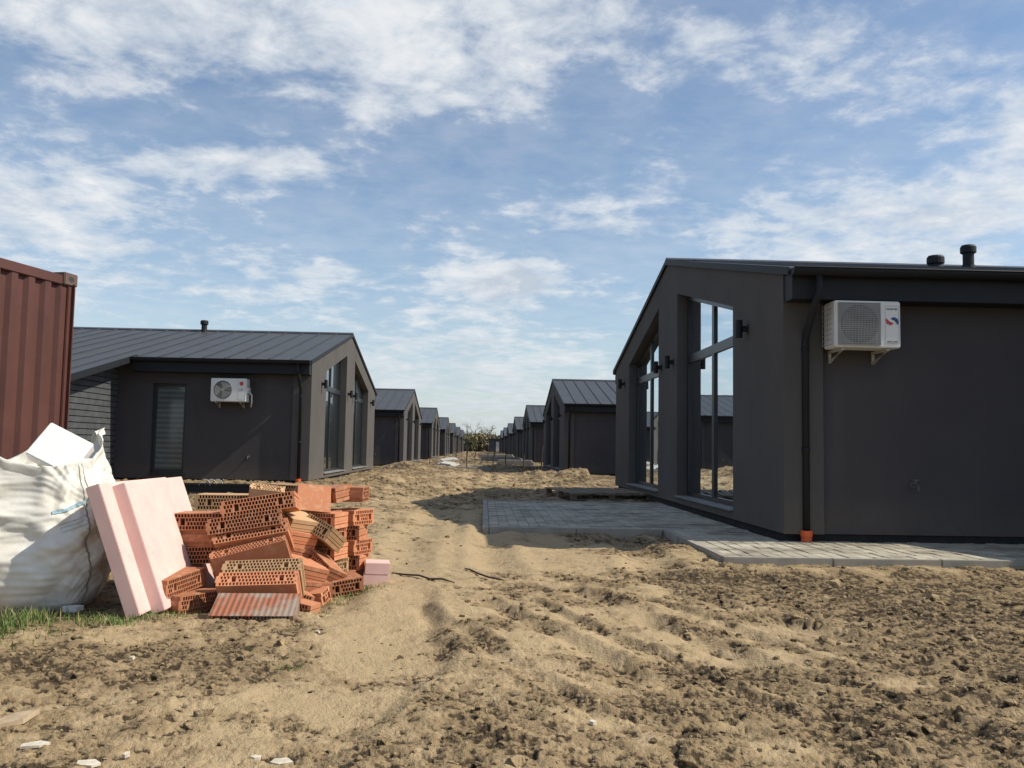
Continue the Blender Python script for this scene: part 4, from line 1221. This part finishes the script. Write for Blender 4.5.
# ------------------------------------------------------------------ grass
def grass():
    vs, fs = [], []
    def blade(x, y, h, w, a, lean):
        z = gz2(x, y) - .01
        dx, dy = math.cos(a)*lean, math.sin(a)*lean; px, py = -math.sin(a)*w, math.cos(a)*w
        n = len(vs)
        vs.extend([(x - px, y - py, z), (x + px, y + py, z), (x + dx*.35 - px*.7, y + dy*.35 - py*.7, z + h*.6), (x + dx*.35 + px*.7, y + dy*.35 + py*.7, z + h*.6), (x + dx, y + dy, z + h)])
        fs.append((n, n+1, n+3, n+2)); fs.append((n+2, n+3, n+4))
    cache = {}
    def gz2(x, y):
        k = (round(x, 1), round(y, 1))
        if k not in cache: cache[k] = gz(*k)
        return cache[k]
    tufts = [(-2.62, 4.85, .1, 300, .12), (-2.72, 4.7, .09, 240, .11), (-2.66, 4.45, .12, 260, .09), (-2.55, 5.15, .08, 220, .12), (-2.1, 5.15, .08, 160, .08), (-2.78, 4.25, .1, 160, .08), (-2.62, 5.02, .16, 420, .13), (-2.75, 4.9, .12, 200, .09), (-2.88, 4.95, .14, 220, .09), (-2.5, 4.72, .2, 170, .06), (-2.75, 4.55, .22, 260, .07), (-2.2, 5.2, .16, 220, .08), (-2.0, 5.32, .16, 170, .07), (-1.85, 5.45, .12, 110, .06),
             (-2.35, 5.3, .12, 160, .08), (-2.9, 4.35, .2, 180, .06), (-.98, 6.35, .12, 170, .06), (-.85, 6.5, .1, 140, .06), (-1.0, 6.1, .1, 90, .05), (-.9, 4.3, .045, 55, .04), (-1.0, 5.6, .1, 50, .04), (-2.3, 4.9, .25, 150, .04), (-.78, 6.3, .12, 70, .04)]
    for (x, y, s, n, h) in tufts:
        for _ in range(n):
            a = rng.uniform(0, 2*PI)
            blade(rng.gauss(x, s*.6), rng.gauss(y, s*.55), h*rng.uniform(.25, .85), rng.uniform(.0016, .0034), a, h*rng.uniform(.1, .8))
    me = bpy.data.meshes.new('grass'); me.from_pydata(vs, [], fs); o = link('grass', me, M['grass'])
    tag(o, 'short green and dry grass tufts round the bag and the bricks', 'grass', kind='stuff')
grass()

# ------------------------------------------------------------------ trees at the far end
def shrub(x, y, w, h, mat, n, label):
    t = empty('shrub', (x, y, 0)); m = MB()
    for k in range(7):
        a = rng.uniform(0, 2*PI); m.tube([(0, 0, -.1), (.2*w*math.cos(a), .2*w*math.sin(a), h*.35), (.36*w*math.cos(a), .36*w*math.sin(a), h*.7)], [.09, .06, .02], 5)
    m.build('trunk', M['bark'], t)
    V = []
    clumps = [(rng.gauss(0, .24)*w, rng.gauss(0, .24)*w, h*rng.uniform(.12, .82), rng.uniform(.12, .24)*w) for _ in range(22)]
    for i in range(n):
        c = rng.choice(clumps); d = Vector((rng.gauss(0, 1), rng.gauss(0, 1), rng.gauss(0, .8))).normalized()*c[3]*rng.uniform(.6, 1.05)
        p = Vector((c[0], c[1], max(.08, c[2]))) + d; p.z = max(.05, p.z)
        V.append(p)
    lf = MB()
    for p in V:
        e = Euler((rng.uniform(0, PI), rng.uniform(0, PI), rng.uniform(0, PI))).to_matrix(); s = rng.uniform(.1, .24)
        lf.poly([p + e @ Vector(q)*s for q in ((-1, -.6, 0), (1, -.6, 0), (1, .6, 0), (-1, .6, 0))])
    lf.build('crown', mat, t, fix=False)
    tag(t, label, 'shrub', 'shrubs at the end of the lane')
shrub(-5.2, 204, 6.5, 4.3, M['bush_dark'], 4200, 'dark green shrub at the far left end of the lane')
shrub(-1.2, 203, 6.0, 4.5, M['bush_olive'], 4600, 'olive yellow shrub in the middle of the far end')
shrub(1.9, 200, 4.8, 4.0, M['bush_rust'], 3600, 'rusty brown shrub right of the olive shrub at the far end')
shrub(-9.5, 206, 5.5, 4.2, M['bush_olive'], 2200, 'olive shrub just behind the last left house')
shrub(6.5, 215, 6.0, 5.4, M['bush_dark'], 3000, 'dark shrub behind the small hut at the far end')
def bare_tree(x, y, h, label, seed):
    r = random.Random(seed); t = empty('bare_tree', (x, y, 0)); tr = MB(); cr = MB()
    tr.tube([(0, 0, -.1), (r.uniform(-.1, .1), 0, h*.3), (r.uniform(-.25, .25), 0, h*.62)], [h*.022, h*.016, h*.01], 7)
    tr.build('trunk', M['bark'], t)
    def br(p, d, l, w, lev):
        q = p + d*l; mid = p + d*l*.5 + Vector((r.gauss(0, .05), r.gauss(0, .05), r.gauss(0, .05)))*l
        cr.tube([p, mid, q], [w, w*.8, w*.5], 4)
        if lev > 0:
            for _ in range(4):
                s = r.uniform(.35, 1); nd = (d + Vector((r.gauss(0, .5), r.gauss(0, .5), r.gauss(.15, .35)))).normalized()
                br(p + d*l*s, nd, l*r.uniform(.5, .75), w*.55, lev - 1)
    for k in range(8):
        a = r.uniform(0, 2*PI); br(Vector((0, 0, h*r.uniform(.22, .62))), Vector((math.cos(a)*.55, math.sin(a)*.55, r.uniform(.5, 1.1))).normalized(), h*r.uniform(.2, .32), h*.008, 3)
    cr.build('crown', M['bark'], t, fix=False); tag(t, label, 'tree', 'bare trees at the end of the lane')
bare_tree(-2.5, 225, 7.2, 'tallest bare tree, left of the lane centre', 1)
bare_tree(.8, 222, 6.6, 'bare tree over the middle of the far shrubs', 2)
bare_tree(-7., 218, 6.6, 'bare tree beside the end of the left row', 3)
bare_tree(-4.6, 232, 5.8, 'thin low bare tree behind the olive shrub', 4)

# ------------------------------------------------------------------ light and sky
el, off = R(SUN_EL), R(SUN_OFF)
sd = Vector((math.cos(el)*math.cos(off), -math.cos(el)*math.sin(off), math.sin(el)))   # towards the sun
ld = bpy.data.lights.new('sun', 'SUN'); ld.energy = 5.0; ld.angle = R(.53); ld.color = (1., .93, .79)
lo = bpy.data.objects.new('sun', ld); COL.objects.link(lo); lo.rotation_euler = (-sd).to_track_quat('-Z', 'Y').to_euler(); lo.location = (20, -5, 30)

w = bpy.data.worlds.new('World'); scene.world = w; w.use_nodes = True
nt = w.node_tree; nt.nodes.clear()
out = nt.nodes.new('ShaderNodeOutputWorld')
sky = nt.nodes.new('ShaderNodeTexSky'); sky.sky_type = 'NISHITA'; sky.sun_disc = False
sky.sun_elevation = el; sky.sun_rotation = math.atan2(sd.x, sd.y); sky.air_density = 1.0; sky.dust_density = .6; sky.ozone_density = 2.0
bg = N(nt, 'ShaderNodeBackground', Strength=.1)
tc = nt.nodes.new('ShaderNodeTexCoord').outputs['Generated']
nrm = nt.nodes.new('ShaderNodeVectorMath'); nrm.operation = 'NORMALIZE'; nt.links.new(tc, nrm.inputs[0])
sp = nt.nodes.new('ShaderNodeSeparateXYZ'); nt.links.new(nrm.outputs[0], sp.inputs[0])
az = mathn(nt, 'MULTIPLY', mathn(nt, 'ARCTAN2', sp.outputs[0], sp.outputs[1]), 180/PI)
elv = mathn(nt, 'MULTIPLY', mathn(nt, 'ARCSINE', sp.outputs[2]), 180/PI)
# cloud layer: position on a flat sheet overhead
zz = mathn(nt, 'MAXIMUM', mathn(nt, 'ADD', sp.outputs[2], .12), .06)
cu = nt.nodes.new('ShaderNodeCombineXYZ')
nt.links.new(mathn(nt, 'DIVIDE', sp.outputs[0], zz), cu.inputs[0]); nt.links.new(mathn(nt, 'DIVIDE', sp.outputs[1], zz), cu.inputs[1])
n1 = noise(nt, 2.6, 5, .6, cu.outputs[0], .2)
n2 = noise(nt, 8., 5, .62, cu.outputs[0], .25)
n3 = noise(nt, 1.0, 4, .5, cu.outputs[0], .2)
puff = N(nt, 'ShaderNodeTexNoise', Scale=13., Detail=6., Roughness=.6, Distortion=.3)
mp = N(nt, 'ShaderNodeMapping'); mp.inputs['Scale'].default_value = (1, 1, 1.9); nt.links.new(nrm.outputs[0], mp.inputs[0]); nt.links.new(mp.outputs[0], puff.inputs['Vector'])
# large cloud masses of that afternoon: (azimuth, elevation, half sizes, weight)
MASS = [(-13, 26.5, 13, 4.5, .36), (-26, 24, 8, 4, .25), (-4, 23, 9, 2.6, .25), (4, 27.5, 7, 2.2, .34), (16, 25, 8, 2.2, .22), (25, 22.5, 9, 1.8, .17),
        (-28, 13.5, 6.5, 3., .36), (-19, 17, 6, 1.4, .27), (-14, 17.5, 4, 1.2, .3), (-26, 9, 9, 3., .17), (-13, 10.5, 6, 1.8, .2), (.5, 10.8, 4.0, 1.3, .72), (-2, 7., 8, 2., .2),
        (7, 15.3, 6, 1.9, .2), (17, 14.5, 8, 2.2, .2), (30, 14.5, 8, 3., .36), (23, 11, 9, 1.8, .2), (34, 19, 5, 2.4, .24), (28, 8, 10, 2.4, .2), (-2, 3, 22, 3.5, .24), (40, 40, 40, 9, .08), (-40, 40, 40, 9, .1)]
mass = None
for (a0, e0, sa, se, k) in MASS:
    dx = mathn(nt, 'MULTIPLY', mathn(nt, 'SUBTRACT', az, a0), 1/sa); dy = mathn(nt, 'MULTIPLY', mathn(nt, 'SUBTRACT', elv, e0), 1/se)
    q = mathn(nt, 'ADD', mathn(nt, 'MULTIPLY', dx, dx), mathn(nt, 'MULTIPLY', dy, dy))
    g = mathn(nt, 'MULTIPLY', mathn(nt, 'EXPONENT', mathn(nt, 'MULTIPLY', q, -1.)), k)
    mass = g if mass is None else mathn(nt, 'ADD', mass, g)
dens = mathn(nt, 'ADD', mathn(nt, 'MULTIPLY_ADD', n1, .78, -.07), mathn(nt, 'MULTIPLY', n2, .66))
dens = mathn(nt, 'ADD', dens, mathn(nt, 'MULTIPLY', puff.outputs['Fac'], .55))
fwd = nt.nodes.new('ShaderNodeMapRange'); fwd.interpolation_type = 'SMOOTHSTEP'; nt.links.new(sp.outputs[1], fwd.inputs[0])  # thins cloud in the unseen sky behind the camera, dimming the ambient light
fwd.inputs[1].default_value = -.3; fwd.inputs[2].default_value = .5; fwd.inputs[3].default_value = -.42; fwd.inputs[4].default_value = 0.
dens = mathn(nt, 'ADD', dens, mathn(nt, 'MULTIPLY_ADD', mass, 1.0, fwd.outputs[0]))
cov = ramp(nt, mathn(nt, 'MULTIPLY', dens, .5), [(.0, 0.), (.465, 0.), (.535, .22), (.60, .62), (.69, .94)])
thin = ramp(nt, mathn(nt, 'ADD', mathn(nt, 'MULTIPLY', n3, .6), mathn(nt, 'MULTIPLY', n2, .4)), [(.36, .02), (.7, .4)])
haze = mathn(nt, 'EXPONENT', mathn(nt, 'MULTIPLY', mathn(nt, 'MAXIMUM', elv, 0), -.19))
cover = mathn(nt, 'MAXIMUM', cov, mathn(nt, 'MULTIPLY', thin, .75))
sh = mathn(nt, 'ADD', mathn(nt, 'MULTIPLY', puff.outputs['Fac'], .6), mathn(nt, 'MULTIPLY', n2, .4))
sh = mathn(nt, 'ADD', sh, mathn(nt, 'MULTIPLY_ADD', cov, -.16, .08))
shade = ramp(nt, sh, [(.34, (5.6, 6.2, 7.1)), (.47, (7.6, 8.0, 8.4)), (.6, (9.3, 9.3, 9.3))])
SKYMUL = nt.nodes.new('ShaderNodeMix'); SKYMUL.data_type = 'RGBA'; SKYMUL.blend_type = 'MULTIPLY'; SKYMUL.inputs[0].default_value = 1.
nt.links.new(sky.outputs[0], SKYMUL.inputs[6]); SKYMUL.inputs[7].default_value = (1.34, 1.36, 1.34, 1)
c1 = mixc(nt, cover, SKYMUL.outputs[2], shade)
c2 = mixc(nt, mathn(nt, 'MULTIPLY', haze, .75), c1, (5.4, 6.2, 6.9))
nt.links.new(c2, bg.inputs[0]); nt.links.new(bg.outputs[0], out.inputs[0])

scene.view_settings.view_transform = 'Standard'; scene.view_settings.look = 'None'; scene.view_settings.exposure = 0
scene.render.engine = 'CYCLES'; scene.cycles.max_bounces = 3
w.cycles.sampling_method = 'MANUAL'; w.cycles.sample_map_resolution = 256
